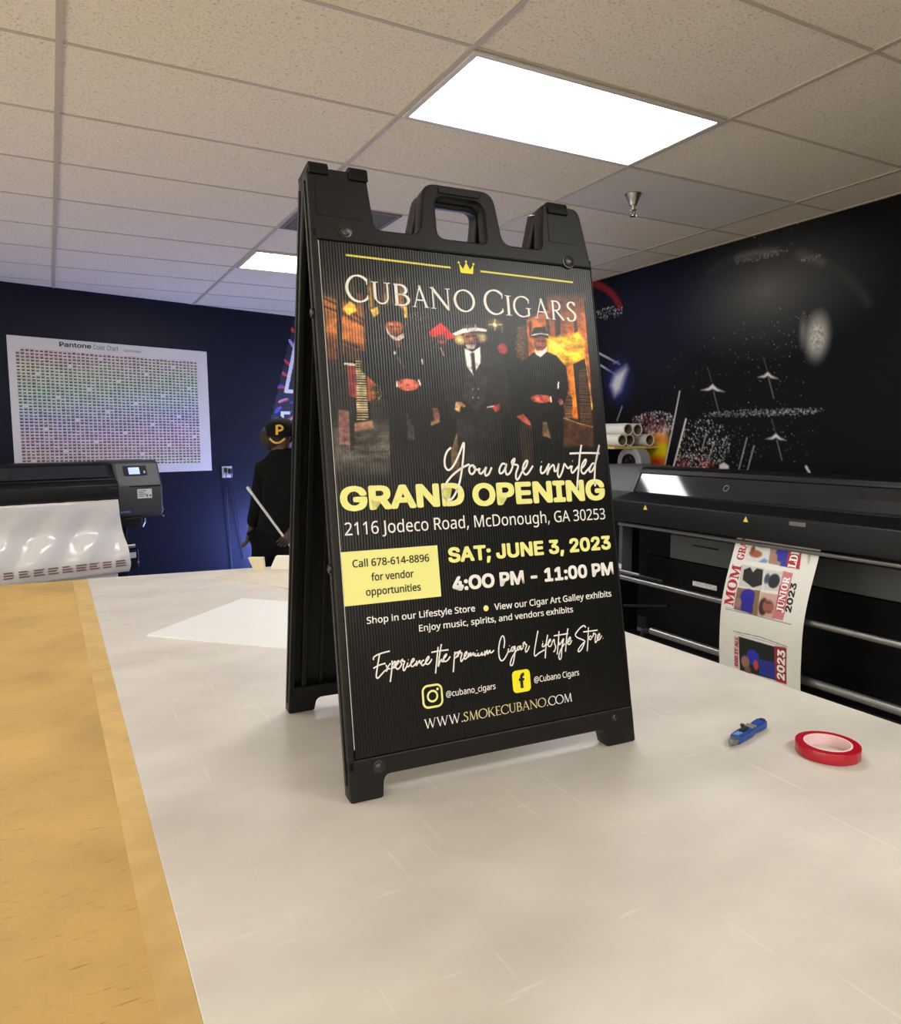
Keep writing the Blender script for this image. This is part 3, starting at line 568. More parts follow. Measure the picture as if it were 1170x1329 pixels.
# ------------------------------------------------------------------ A-frame sign
DATA = json.loads(r'''{"INVITED":[[[2548,6385],[2455,6308],[2391,6168],[2386,6012],[2457,5940],[2567,6023],[2708,6241],[2831,6477],[2826,6350],[2784,6114],[2714,5815],[2633,5598],[2532,5430],[2440,5355],[2323,5391],[2289,5485],[2363,5654],[2496,5806],[2663,5927],[2791,5995],[2927,6047]],[[3022,6022],[2951,6015],[2910,5953],[2920,5873],[2971,5848],[3029,5902],[3045,5981],[3003,6006],[3067,5933],[3140,5947]],[[3150,5963],[3125,5884],[3167,5851],[3244,5913],[3295,5976],[3259,5881],[3270,5808],[3346,5846],[3421,5973]],[[3747,6031],[3674,6040],[3600,5937],[3600,5848],[3676,5870],[3751,5982],[3774,6030],[3736,5917],[3754,5820],[3831,5850],[3909,5979],[3900,6077],[3971,6141],[3956,6076],[3923,6027],[4041,5992],[3980,5846],[3969,5732],[4014,5715],[4122,5859],[4228,5972],[4276,6078],[4239,6087],[4174,6006],[4144,5891],[4193,5808],[4272,5839],[4397,5985]],[[4608,5980],[4574,5898],[4591,5823],[4672,5854],[4774,5993]],[[4612,6066],[4620,6060]],[[4797,6026],[4756,5910],[4730,5794],[4795,5909],[4892,5991],[4916,5940],[4917,5856],[4980,5888],[5043,6021]],[[5043,6021],[5011,5904],[4989,5787],[5023,5728],[5103,5835],[5169,5985],[5191,6001],[5262,5915],[5348,5964]],[[5378,5964],[5339,5880],[5362,5811],[5450,5877],[5540,5960]],[[5391,6069],[5398,6062]],[[5660,6412],[5594,6181],[5533,5892],[5482,5672],[5446,5470]],[[5335,6228],[5723,6234],[6117,6222]],[[5594,5891],[5695,5974],[5747,6076],[5706,6077],[5621,5959],[5598,5839],[5654,5787],[5744,5853],[5823,5920]],[[5986,5985],[5915,6004],[5846,5937],[5804,5843],[5854,5825],[5949,5934],[6063,6209],[6127,6399],[6053,6209],[5974,5968],[5933,5728],[5919,5660],[5923,5505]]],"SLOGAN":[[[634,2472],[630,2509],[691,2549],[808,2576],[958,2593]],[[756,2570],[720,2437],[674,2251],[660,2158],[690,2135],[751,2181],[840,2252],[865,2237],[902,2292]],[[615,2319],[714,2360],[857,2382]],[[861,2352],[889,2294],[938,2263]],[[953,2370],[896,2305],[852,2239]],[[989,2413],[970,2258],[922,2030]],[[975,2318],[1040,2394],[1042,2346],[992,2280],[952,2267],[1044,2285]],[[1052,2308],[1109,2361],[1118,2396],[1070,2366],[1051,2296],[1080,2243],[1135,2272],[1180,2339]],[[1167,2341],[1156,2379],[1201,2410],[1189,2375],[1235,2368],[1202,2288],[1196,2215],[1221,2206],[1274,2278]],[[1298,2336],[1274,2278],[1305,2261],[1363,2315]],[[1309,2386],[1314,2380]],[[1363,2315],[1427,2367],[1409,2394],[1365,2339],[1359,2266],[1398,2255],[1455,2302]],[[1479,2348],[1458,2253],[1503,2308],[1539,2340],[1542,2291],[1576,2299]],[[1627,2341],[1585,2322],[1567,2275],[1591,2241],[1648,2276]],[[1656,2288],[1723,2353],[1726,2396],[1675,2347],[1655,2276],[1701,2251],[1751,2287],[1790,2338]],[[1938,2549],[1902,2367],[1841,2058]],[[1787,2463],[1931,2469],[2097,2467],[2150,2465]],[[2011,2590],[1972,2458],[1907,2186],[1948,2261],[1993,2305],[1996,2261],[2038,2262]],[[2020,2297],[2083,2349],[2103,2391],[2059,2367],[2028,2296],[2066,2254],[2127,2283],[2174,2337]],[[2282,2414],[2250,2252],[2214,2031]],[[2258,2341],[2331,2400],[2335,2347],[2279,2293],[2262,2288],[2359,2328]],[[2368,2342],[2361,2396],[2400,2414],[2389,2378],[2430,2365],[2397,2278],[2399,2209],[2464,2269]],[[2474,2283],[2531,2344],[2526,2383],[2478,2328],[2472,2260],[2505,2249],[2561,2302]],[[2574,2354],[2558,2272],[2598,2328],[2617,2348],[2612,2288],[2658,2328],[2677,2341],[2673,2295],[2716,2297]],[[2719,2328],[2706,2283],[2749,2278],[2778,2312]],[[2755,2380],[2761,2373]],[[2780,2327],[2775,2274],[2818,2276],[2866,2324],[2853,2272],[2907,2288]],[[2930,2347],[2921,2255],[2963,2327],[2983,2348],[2985,2278],[3025,2327],[3044,2340],[3048,2293],[3093,2303],[3132,2337]],[[3356,2347],[3387,2476],[3370,2580],[3324,2570],[3268,2459],[3236,2308],[3241,2167],[3289,2107],[3365,2151],[3458,2280]],[[3463,2326],[3448,2265],[3493,2267],[3535,2325]],[[3483,2381],[3489,2374]],[[3600,2340],[3546,2339],[3522,2279],[3557,2267],[3611,2355],[3597,2215],[3543,2034],[3502,1985],[3472,2012],[3504,2102],[3578,2202],[3679,2299]],[[3720,2341],[3672,2323],[3658,2278],[3694,2273],[3748,2345],[3740,2268],[3798,2300]],[[3809,2314],[3806,2378],[3846,2405],[3851,2364],[3886,2344],[3851,2269],[3854,2206],[3903,2239],[3949,2321]],[[4178,2596],[4123,2427],[4051,2180],[4062,2100],[4151,2144],[4298,2197]],[[4274,2336],[4249,2275],[4286,2263],[4338,2304]],[[4265,2373],[4272,2365]],[[4404,2489],[4349,2319],[4293,2021]],[[4345,2287],[4415,2311]],[[4406,2320],[4459,2370],[4442,2388],[4397,2329],[4399,2257],[4447,2251],[4490,2302]],[[4482,2311],[4546,2376],[4548,2303],[4567,2211],[4520,2129],[4512,2146]],[[4682,2530],[4647,2331],[4590,2063]],[[4544,2449],[4718,2452],[4904,2455]],[[4665,2313],[4650,2258],[4700,2276],[4777,2364],[4720,2192],[4679,1987],[4638,1960],[4625,2026],[4686,2148],[4796,2264]],[[4906,2561],[4860,2403],[4797,2093]],[[4854,2257],[4929,2313],[4945,2377],[4880,2319],[4872,2247],[4920,2233],[4977,2307]],[[5350,2527],[5314,2572],[5221,2541],[5112,2455],[5076,2402],[5120,2347],[5224,2294],[5290,2253],[5261,2174],[5191,2084],[5128,2051],[5112,2086],[5190,2166],[5309,2251]],[[5420,2527],[5384,2291],[5336,2033]],[[5280,2444],[5451,2441],[5644,2440]],[[5480,2338],[5429,2327],[5413,2279],[5452,2266],[5488,2312],[5520,2325]],[[5520,2325],[5537,2389],[5565,2369],[5594,2349],[5564,2269],[5565,2186],[5623,2246]],[[5623,2246],[5683,2322],[5687,2363],[5630,2312],[5622,2238],[5673,2240],[5743,2315]],[[5764,2257],[5771,2250]]],"LINES":[["GRAND",210,2757,5227,459,5245,5209],["OPENING",2935,6168,5199,461,5215,5183],["2116 Jodeco Road, McDonough, GA 30253",258,6117,4782,237,4811,4754],["SAT; JUNE 3, 2023",2297,6194,4124,298,4145,4104],["4:OO PM - 11:00 PM",2340,6200,3568,283,3604,3532],["Call 678-614-8896",359,1893,4187,140,4195,4180],["for vendor",702,1551,3912,142,3925,3900],["opportunities",577,1673,3649,138,3660,3639],["Shop in our Lifestyle Store",552,2789,3136,124,3142,3131],["View our Cigar Art Galley exhibits",3219,6088,3112,130,3135,3089],["Enjoy music, spirits, and vendors exhibits",1573,5072,2880,123,2896,2864],["@cubano_cigars",2025,3100,1580,115,1578,1582],["@Cubano Cigars",3988,5084,1569,122,1581,1558],["WWW.SMOKECUBANO.COM",1533,4871,1068,173,1078,1059]],"TITLE":[["C",625,1061,9203,508],["U",1115,1540,9202,425],["B",1575,1902,9198,423],["A",1952,2329,9187,428],["N",2347,2818,9177,432],["O",2885,3342,9160,439],["C",3572,4022,9153,505],["I",4052,4228,9159,426],["G",4264,4700,9140,432],["A",4755,5158,9148,421],["R",5180,5533,9142,417],["S",5594,5827,9130,430]],"MISC":{"box":[[154,4486],[2085,4481],[2090,3500],[149,3495]],"bullet":[[3032,3171],[3091,3169]],"ig":[[1533,1879],[1963,1859],[1953,1410],[1526,1439]],"fb":[[3481,1878],[3920,1863],[3911,1411],[3483,1423]],"rule1":[[664,10092],[2864,10055]],"rule2":[[3539,10046],[5828,10010]],"crown":[[3052,10225],[3404,10228],[3371,9966],[3064,9970]]},"PHOTO":[["p",[[168,9322],[945,9384],[914,8251],[170,8060]],[112,64,26],6],["p",[[178,9269],[438,9184],[391,8544],[168,8584]],[150,90,40],4],["p",[[498,8895],[921,8708],[896,8384],[466,8469]],[160,92,40],4],["p",[[685,9659],[823,9671],[811,9077],[673,9067]],[60,45,28],9],["p",[[1060,9693],[1159,9701],[1146,9101],[1048,9094]],[150,118,52],9],["p",[[1216,9706],[1330,9717],[1317,9113],[1203,9105]],[58,40,30],9],["p",[[1373,9721],[1474,9730],[1460,9123],[1360,9116]],[140,112,56],9],["p",[[1517,9733],[1619,9743],[1604,9134],[1503,9127]],[60,46,34],9],["p",[[1648,9745],[1794,9758],[1780,9146],[1634,9136]],[150,105,50],9],["p",[[200,9509],[714,9608],[683,9202],[183,9270]],[34,26,22],14],["s",[[187,9217],[564,9060],[985,8820]],[44,26,18],1,13],["s",[[189,9059],[529,8950],[952,8750]],[52,28,18],1,14],["p",[[439,9557],[547,9566],[449,8045],[355,8041]],[24,19,16],3],["p",[[185,8454],[386,8464],[357,8068],[182,8034]],[92,50,30],4],["p",[[492,8443],[865,8329],[814,8033],[491,8073]],[56,36,26],5],["s",[[499,8364],[750,8270],[835,8301]],[110,60,52],1,8],["k",[[294,8302],[161,237]],[150,90,50],60,2.2],["p",[[157,8059],[600,8078],[652,6970],[159,6811]],[27,26,26],5],["p",[[526,7995],[728,7976],[707,7340],[521,7389]],[112,40,42],4],["s",[[499,7994],[701,7975]],[190,180,160],1,14],["h",[[707,8055],[874,8089],[882,6945],[648,6917]],[176,158,122],[40,32,26],15],["p",[[904,7769],[1043,7774],[1034,7292],[881,7290]],[130,70,40],5],["k",[[1076,7480],[112,215]],[205,150,70],60,3.2],["p",[[953,7318],[1345,7324],[1304,6814],[914,6813]],[32,32,31],5],["p",[[133,6811],[1369,6921],[1310,5826],[130,5859]],[66,64,59],26],["p",[[563,6865],[949,6919],[967,6786],[578,6707]],[150,110,92],6],["p",[[301,7124],[513,7100],[505,6447],[280,6475]],[130,92,88],5],["p",[[509,7231],[604,7233],[579,6368],[483,6343]],[30,29,29],3],["s",[[576,6681],[1354,6733]],[52,50,46],4,6],["s",[[569,6592],[1346,6631]],[84,81,74],4,6],["s",[[563,6504],[1338,6530]],[52,50,46],4,6],["s",[[556,6415],[1330,6428]],[84,81,74],4,6],["s",[[549,6326],[1322,6327]],[52,50,46],4,6],["s",[[543,6238],[1314,6225]],[84,81,74],4,6],["s",[[536,6149],[1306,6124]],[52,50,46],4,6],["k",[[1542,9074],[891,305]],[118,104,62],420,2.6],["k",[[2120,8640],[393,534]],[128,112,66],420,2.4],["k",[[1115,8692],[283,327]],[96,84,56],200,2.4],["p",[[523,9057],[683,9202],[775,9142],[807,9023],[636,8931]],[222,168,58],5],["p",[[1074,9069],[1234,9135],[1251,9000],[1133,8924]],[225,185,80],4],["p",[[1679,9167],[1842,9192],[1822,8955],[1705,8948]],[215,165,80],4],["e",[[1542,9074],[233,125]],[14,15,14],8],["p",[[4543,9090],[5193,9375],[6140,9816],[6128,8697],[5999,6853],[5370,7031],[5004,8220],[4522,8201]],[176,92,34],8],["p",[[5083,9669],[6029,9807],[6028,9124],[5158,9039]],[150,84,44],12],["p",[[5021,8730],[5856,8883],[6017,8691],[5959,8319],[5417,8146],[5025,8430]],[246,182,40],12],["p",[[5047,8641],[5440,8692],[5512,8361],[5192,8348]],[252,208,60],12],["p",[[5030,9152],[5118,9158],[5133,8796],[5045,8792]],[60,34,24],3],["p",[[5264,9380],[5424,9391],[5384,8841],[5252,8758]],[60,34,24],3],["p",[[5756,9138],[5851,9175],[5841,8913],[5746,8876]],[60,34,24],3],["p",[[4608,9065],[4677,9069],[4644,8740],[4592,8737]],[60,34,24],3],["p",[[5453,8147],[5787,8251],[5700,7276],[5535,7243]],[232,132,34],4],["p",[[5636,8184],[5977,8320],[6039,7219],[6011,6793],[5643,6913]],[30,22,18],3],["h",[[5764,8037],[6030,8138],[6006,6853],[5697,6913]],[88,62,40],[22,17,15],13],["h",[[5357,7571],[5540,7454],[5488,6972],[5297,7001]],[110,78,52],[26,20,17],13],["s",[[5977,8320],[6020,7708],[6036,7189]],[225,150,70],1,8],["p",[[5191,7000],[6072,6854],[6055,6367],[5126,6376]],[72,46,28],12],["s",[[5261,7001],[5640,6882],[6029,6793]],[150,120,90],1,7],["p",[[6082,9624],[6269,9638],[6262,7899],[6127,5696],[5926,5701],[6066,7464]],[15,13,13],3],["p",[[4325,8929],[4534,9001],[4522,8201],[4222,8218]],[60,44,28],5],["k",[[4337,8546],[118,386]],[170,120,60],130,2.4],["p",[[4192,6906],[5258,6971],[5162,5723],[4013,5755]],[40,32,27],10],["e",[[3781,8940],[148,93]],[120,105,60],22],["s",[[3791,9042],[3771,8831]],[220,200,130],4,6],["s",[[3635,8931],[3929,8949]],[220,200,130],4,6],["e",[[3780,8931],[46,41]],[255,245,200],5],["s",[[3945,8950],[3940,8789]],[150,140,110],1,6],["p",[[2585,7010],[2738,7011],[2781,5789],[2509,5797]],[104,82,62],6],["p",[[3218,6846],[3313,6846],[3339,5773],[3182,5778]],[120,88,84],5],["p",[[3559,6761],[3655,6761],[3647,5994],[3551,5996]],[100,80,72],5],["p",[[3834,6934],[3962,6905],[3976,6044],[3781,6048]],[140,108,74],4],["k",[[3887,6475],[85,430]],[176,136,92],90,2.2],["p",[[3549,8363],[3936,8337],[4325,8251],[4282,7139],[4132,6964],[4145,5751],[3689,5764],[3793,6847],[3434,7130]],[13,13,14],3],["e",[[3913,8438],[119,111]],[128,46,44],5],["k",[[3916,8467],[118,105]],[150,70,60],20,2.5],["e",[[4140,8405],[74,117]],[14,15,15],5],["p",[[4104,7022],[4276,7081],[4426,6907],[4434,6820],[4259,6907]],[170,80,62],3],["p",[[2350,8177],[2794,8366],[2951,8316],[2831,6985],[2476,6152],[2000,6160],[2086,7530]],[15,15,16],4],["p",[[2260,8704],[2403,8797],[2549,8904],[2677,8785],[2848,8624],[2657,8557],[2447,8602],[2297,8608]],[206,32,36],3],["e",[[2541,8565],[111,113]],[112,48,42],5],["p",[[2435,8461],[2634,8471],[2578,8187],[2509,8268]],[34,22,24],4],["s",[[2504,8380],[2553,8242]],[150,120,118],1,9],["p",[[2219,7174],[2324,7175],[2368,6982],[2240,6898]],[140,84,76],3],["p",[[1996,6815],[2337,6981],[2360,6899],[2021,6760]],[140,112,84],3],["p",[[1498,8524],[1036,8391],[823,8140],[802,7873],[1035,7666],[1303,7512],[1289,6974],[1240,5828],[2265,5799],[2164,6705],[2116,7531],[2253,8090],[2069,8387],[1784,8484]],[14,15,15],3],["p",[[1308,6867],[1475,6814],[1394,5824],[1254,5828]],[16,17,17],3],["e",[[1546,8759],[168,171]],[146,72,46],4],["k",[[1547,8773],[145,82]],[196,104,70],24,3],["p",[[1360,8761],[1447,8603],[1572,8555],[1715,8645],[1732,8564],[1609,8469],[1497,8510],[1392,8627]],[232,214,196],3],["p",[[1156,8857],[1317,9113],[1693,9154],[1791,8926],[1756,8854],[1527,8881],[1264,8796]],[13,14,13],3],["p",[[1538,8485],[1668,8491],[1628,8352],[1570,8350]],[110,60,56],3],["e",[[1510,8246],[26,33]],[210,210,205],2],["s",[[1582,8145],[1682,7958]],[58,60,60],6,14],["e",[[1734,7626],[228,120]],[190,92,70],3],["k",[[1734,7626],[204,104]],[222,130,104],26,4],["s",[[1516,7680],[1503,7593]],[215,205,190],1,10],["s",[[1969,7720],[1999,7625]],[215,205,190],1,9],["s",[[2072,8138],[2077,8055]],[190,190,185],1,8],["s",[[1679,7031],[1664,6571]],[78,77,74],8,10],["s",[[1713,6923],[1707,6571]],[78,77,74],8,10],["s",[[1762,6814],[1765,6570]],[78,77,74],8,10],["s",[[1460,8767],[1517,8760]],[40,20,16],3,9],["s",[[1598,8765],[1650,8762]],[40,20,16],3,9],["e",[[1555,8696],[26,39]],[176,92,62],4],["s",[[1506,8620],[1606,8620]],[90,40,34],3,7],["e",[[1478,8810],[46,27]],[200,116,84],6],["s",[[2474,8561],[2517,8561]],[30,14,14],2,7],["s",[[2572,8564],[2615,8566]],[30,14,14],2,7],["e",[[2536,8508],[25,26]],[150,74,62],4],["s",[[1534,7545],[1937,7692]],[110,48,40],3,5],["s",[[1602,7682],[1882,7553]],[120,56,44],3,5],["e",[[1640,7615],[64,55]],[206,112,88],5],["e",[[1830,7634],[65,55]],[196,100,78],5],["e",[[2939,8576],[112,102]],[190,160,90],12],["e",[[3441,8645],[116,93]],[200,175,110],12],["e",[[2939,8576],[37,34]],[255,240,190],5],["e",[[3441,8645],[39,35]],[255,240,190],5],["p",[[3016,8395],[2727,8269],[2522,8009],[2427,7617],[2565,7121],[2702,6956],[2720,5791],[3689,5764],[3739,6962],[3984,7136],[3964,7946],[3863,8261],[3395,8413]],[27,27,28],3],["p",[[2982,8026],[3360,8040],[3498,7816],[3424,7358],[3181,7128],[2921,7349]],[40,40,42],4],["e",[[3144,7579],[19,20]],[120,118,112],2],["e",[[3128,7395],[18,20]],[120,118,112],2],["e",[[3270,7582],[19,20]],[120,118,112],2],["e",[[3253,7397],[19,20]],[120,118,112],2],["p",[[3032,8410],[3197,8333],[3392,8456],[3368,8126],[3185,7849],[3046,8043]],[226,226,228],2],["p",[[3158,8317],[3244,8326],[3245,7893],[3185,7849],[3159,7976]],[32,32,36],2],["p",[[2733,6956],[3103,6958],[3027,5782],[2720,5791]],[36,35,35],8],["e",[[3193,8632],[165,178]],[128,80,62],3],["e",[[3186,8546],[107,74]],[150,98,78],6],["p",[[3055,8482],[3307,8495],[3251,8406],[3093,8393]],[205,196,186],4],["s",[[3088,8649],[3164,8659]],[44,24,20],3,11],["s",[[3228,8668],[3305,8678]],[44,24,20],3,11],["e",[[3193,8598],[29,40]],[170,112,86],4],["s",[[3135,8509],[3246,8520]],[80,40,36],3,6],["e",[[3095,8584],[31,26]],[160,104,80],4],["e",[[3242,8820],[223,87]],[54,52,54],4],["p",[[2780,8694],[3022,8807],[3308,8853],[3577,8832],[3572,8779],[3301,8775],[3045,8721],[2853,8653]],[224,222,220],2],["s",[[3120,8856],[3145,8786]],[90,80,84],1,7],["s",[[3320,8911],[3326,8840]],[170,165,160],1,6],["p",[[2733,7304],[2856,7306],[2956,7223],[2907,7195],[2833,7222],[2806,7096],[2704,7150]],[196,152,112],3],["p",[[3442,7216],[3589,7246],[3737,7277],[3732,7162],[3623,7098],[3567,7189]],[170,62,62],3],["s",[[3441,7204],[3588,7232]],[215,190,160],1,7],["p",[[4642,8383],[4386,8195],[4284,7840],[4299,7314],[4492,7229],[4410,5743],[5127,5724],[5283,7210],[5470,7634],[5450,8117],[5227,8349],[4990,8429]],[13,13,14],3],["e",[[4846,8601],[160,157]],[112,62,46],3],["p",[[4681,8504],[4749,8433],[4888,8439],[5008,8534],[4990,8429],[4821,8296],[4708,8356]],[222,208,196],3],["p",[[4608,8723],[4732,8938],[5011,8970],[5072,8718],[4885,8747],[4709,8707]],[16,16,16],2],["s",[[4653,8764],[4857,8811],[5056,8798]],[205,200,196],2,9],["p",[[4654,7999],[4809,8004],[4722,7823]],[34,34,38],5],["e",[[4748,7404],[262,89]],[178,72,58],3],["k",[[4748,7404],[248,83]],[224,130,110],22,4],["s",[[4986,7444],[4989,7340]],[215,210,205],1,10],["s",[[5218,7763],[5195,7642]],[215,215,205],1,11],["e",[[5234,7344],[64,66]],[150,90,76],4],["s",[[4778,8652],[4833,8642]],[36,18,14],3,8],["s",[[4881,8645],[4938,8657]],[36,18,14],3,8],["e",[[4850,8578],[28,36]],[150,84,64],4],["s",[[4791,8509],[4895,8514]],[70,30,26],3,6],["e",[[4779,8592],[31,24]],[146,78,58],4],["s",[[4541,7377],[4958,7437]],[110,44,36],3,5],["e",[[4646,7414],[69,47]],[206,104,84],5],["e",[[4858,7406],[69,47]],[190,88,70],5],["p",[[4732,6909],[4834,6909],[4901,6555],[4702,6615]],[96,78,60],5]],"MURAL":[["e",[[4428,2531],[539,455]],[21,23,50],260],["e",[[3345,2471],[412,220]],[104,104,102],170],["s",[[3827,2677],[3768,2695],[3709,2709],[3648,2719],[3586,2725],[3524,2728],[3463,2726],[3401,2721],[3340,2713],[3281,2701],[3222,2686],[3165,2668],[3109,2647],[3055,2624],[3003,2598],[2954,2570],[2906,2539],[2861,2507],[2819,2473],[2779,2438],[2741,2400],[2707,2362],[2675,2323],[2646,2282]],[60,60,58],26,9],["s",[[3586,2725],[3524,2728],[3463,2726],[3401,2721],[3340,2713],[3281,2701]],[112,111,107],18,16],["s",[[3109,2647],[3055,2624],[3003,2598],[2954,2570]],[96,95,92],22,18],["k",[[3391,2691],[208,20]],[170,168,162],60,3],["k",[[3036,2611],[78,13]],[170,168,162],20,3],["e",[[2962,2132],[71,119]],[196,194,188],26],["e",[[3062,2179],[17,68]],[120,120,118],12],["k",[[2962,2132],[62,111]],[130,128,124],60,6],["k",[[3582,1956],[660,312]],[190,190,195],60,3],["k",[[3261,2167],[358,190]],[170,170,175],35,3],["k",[[3257,2784],[292,85]],[170,170,175],8,3],["k",[[3363,1696],[483,17]],[170,170,175],130,4],["k",[[3362,1681],[483,17]],[170,170,175],130,4],["k",[[3850,1483],[269,182]],[225,220,215],230,5],["k",[[3522,1485],[223,157]],[170,170,175],60,3],["k",[[4322,1639],[265,89]],[215,205,200],160,7],["k",[[3128,1532],[210,161]],[160,160,165],26,3],["e",[[4023,1330],[46,25]],[120,34,40],20],["e",[[3790,1335],[42,23]],[130,40,42],20],["k",[[3911,1356],[193,59]],[220,190,180],60,6],["p",[[4397,1587],[4174,1602],[4211,1303],[4439,1295]],[214,176,160],26],["k",[[4398,1623],[224,90]],[96,36,48],80,8],["e",[[4285,1426],[127,110]],[218,196,24],24],["e",[[4292,1333],[104,42]],[206,74,22],20],["e",[[4281,1515],[113,28]],[214,120,60],18],["p",[[4066,1865],[3980,1684],[4108,1307],[4199,1304]],[15,16,24],3],["s",[[4066,1865],[4126,1602],[4199,1304]],[205,200,198],3,9],["s",[[3997,1659],[4052,1481],[4108,1307]],[215,212,208],3,11],["p",[[3865,1863],[3798,1875],[3757,1902],[3714,1867],[3648,1841],[3718,1848],[3756,1866],[3793,1855]],[216,214,210],5],["s",[[3686,1680],[3746,1846]],[128,128,130],3,5],["s",[[3766,1918],[3808,2021]],[96,96,98],3,4],["p",[[3381,1921],[3332,1932],[3303,1952],[3272,1925],[3223,1901],[3274,1907],[3302,1924],[3328,1914]],[216,214,210],5],["s",[[3250,1778],[3295,1909]],[128,128,130],3,5],["s",[[3310,1965],[3341,2046]],[96,96,98],3,4],["p",[[3299,1517],[3251,1532],[3223,1555],[3192,1529],[3145,1509],[3194,1512],[3221,1526],[3247,1514]],[216,214,210],5],["s",[[3170,1384],[3215,1512]],[128,128,130],3,5],["s",[[3229,1567],[3260,1646]],[96,96,98],3,4],["p",[[3675,1338],[3635,1356],[3590,1333],[3589,1306],[3674,1303]],[205,203,198],5],["s",[[3800,1557],[3837,1433]],[170,168,166],3,6],["s",[[3724,1500],[3771,1377]],[170,168,166],3,6],["s",[[3448,1525],[3505,1309]],[170,168,166],3,6],["s",[[3389,1471],[3434,1306]],[170,168,166],3,6],["s",[[2995,1347],[2969,1310]],[190,190,188],3,12],["s",[[5076,2824],[4925,2756],[4822,2683],[4744,2586]],[124,32,40],8,40],["k",[[4891,2548],[199,49]],[205,204,200],60,6],["s",[[5007,2239],[4881,2185],[4730,2119]],[176,176,178],3,12],["s",[[4968,2131],[4790,2045]],[176,176,178],3,12],["s",[[4807,2131],[4750,2145]],[176,176,178],3,9],["e",[[4746,1985],[128,150]],[34,38,110],60],["p",[[4652,2099],[4637,2070],[4715,1909],[4785,1865],[4839,1954],[4790,2045]],[196,198,206],24],["s",[[4692,1777],[4751,1665]],[150,150,155],3,8]]}''')
SF = Vector((.4358, 1.1878, TZ)); SA, SL, SLB = -.0516, .1779, .212
SW, SH = .635, 1.172
M_PLA = mat('black_plastic', (14, 14, 14), .42, spec=.32, var=.1, scale=30, bump=.12, bscale=700)
M_PLAD = mat('black_clip', (7, 7, 8), .5, spec=.25)
sign = thing('a_frame_sign', 'tall black plastic A-frame sidewalk sign with printed grand opening poster on the table', 'sign', SF, SA)

def rounded(poly, rad, n=5):
    out = []
    for i, p in enumerate(poly):
        a, b, c = Vector(poly[i - 1]), Vector(p), Vector(poly[(i + 1) % len(poly)])
        r = rad[i] if isinstance(rad, (list, tuple)) else rad
        u, v = (a - b), (c - b); r = min(r, u.length * .48, v.length * .48)
        if r < 1e-4: out.append(tuple(b)); continue
        s, e = b + u.normalized() * r, b + v.normalized() * r
        for k in range(n + 1):
            t = k / n; q = s * (1 - t) ** 2 + b * 2 * t * (1 - t) + e * t * t; out.append((q.x, q.y))
    return out

def plate(outer, holes, d0, d1, bev):
    """solid plate from an outline with holes, bevelled rim; in local x (across), y (depth), z (up)"""
    cu = bpy.data.curves.new('plate', 'CURVE'); cu.dimensions = '2D'; cu.fill_mode = 'BOTH'
    for P in [outer] + holes:
        sp_ = cu.splines.new('POLY'); sp_.points.add(len(P) - 1); sp_.use_cyclic_u = True
        for k, (a, b) in enumerate(P): sp_.points[k].co = (a, b, 0, 1)
    cu.extrude = (d1 - d0) / 2 - bev; cu.bevel_depth = bev; cu.bevel_resolution = 1; cu.offset = -bev
    o = bpy.data.objects.new('plate', cu); COL.objects.link(o)
    me = bpy.data.meshes.new_from_object(o.evaluated_get(bpy.context.evaluated_depsgraph_get()))
    bpy.data.objects.remove(o); bpy.data.curves.remove(cu)
    me.transform(Matrix(((1, 0, 0, 0), (0, 0, 1, (d0 + d1) / 2), (0, 1, 0, 0), (0, 0, 0, 1))))
    return me

T_TOP, T_BOT = 1.0345, .0747
HEAD = rounded([(0, T_TOP), (0, 1.174), (.118, 1.174), (.128, 1.066), (.222, 1.066), (.238, 1.176), (.397, 1.176), (.413, 1.066), (.507, 1.066), (.517, 1.168), (.612, 1.168), (SW, T_TOP)],
               [0, .012, .008, .014, .022, .028, .028, .022, .014, .008, .02, 0])
HOLE = rounded([(.262, 1.064), (.373, 1.064), (.373, 1.152), (.262, 1.152)], [.018, .012, .022, .022])
FOOT = rounded([(0, 0), (.063, 0), (.067, .04), (.556, .037), (.56, 0), (SW, 0), (SW, T_BOT), (0, T_BOT)], [.006, .006, .014, .014, .006, .006, 0, 0])
DEP = .034
def sign_half(parent_loc, rot, inner):
    mb = MB()
    for me in (plate(HEAD, [HOLE], 0, DEP, .004), plate(FOOT, [], 0, DEP, .003),
               plate([(0, T_BOT - .02), (.0135, T_BOT - .02), (.0135, T_TOP + .02), (0, T_TOP + .02)], [], 0, DEP, .0025),
               plate([(SW - .0035, T_BOT - .02), (SW, T_BOT - .02), (SW, T_TOP + .02), (SW - .0035, T_TOP + .02)], [], .002, DEP, .0008),
               plate([(.008, T_BOT - .03), (SW - .003, T_BOT - .03), (SW - .003, T_TOP + .02), (.008, T_TOP + .02)], [], .0085, .015, .0005),
               plate([(.03, .06), (.042, .06), (.042, 1.05), (.03, 1.05)], [], .014, DEP - .004, .002),
               plate([(.075, .06), (.085, .06), (.085, 1.05), (.075, 1.05)], [], .014, DEP - .012, .002),
               plate([(SW - .042, .06), (SW - .03, .06), (SW - .03, 1.05), (SW - .042, 1.05)], [], .014, DEP - .004, .002),
               plate(rounded([(.13, .13), (SW - .13, .13), (SW - .13, .36), (.13, .36)], .03), [], .014, DEP - .014, .003),
               plate(rounded([(.12, .42), (SW - .12, .42), (SW - .12, .95), (.12, .95)], .03), [rounded([(.15, .45), (SW - .15, .45), (SW - .15, .92), (.15, .92)], .03)], .014, DEP - .018, .003)):
        mb.addmesh(me); bpy.data.meshes.remove(me)
    mb.box(-.0025, .001, .012, .022, .03, 1.15)        # outer side ridge
    if inner:                                          # the rear half is the mirror image
        for v in mb.bm.verts: v.co.x = SW - v.co.x
    return mb
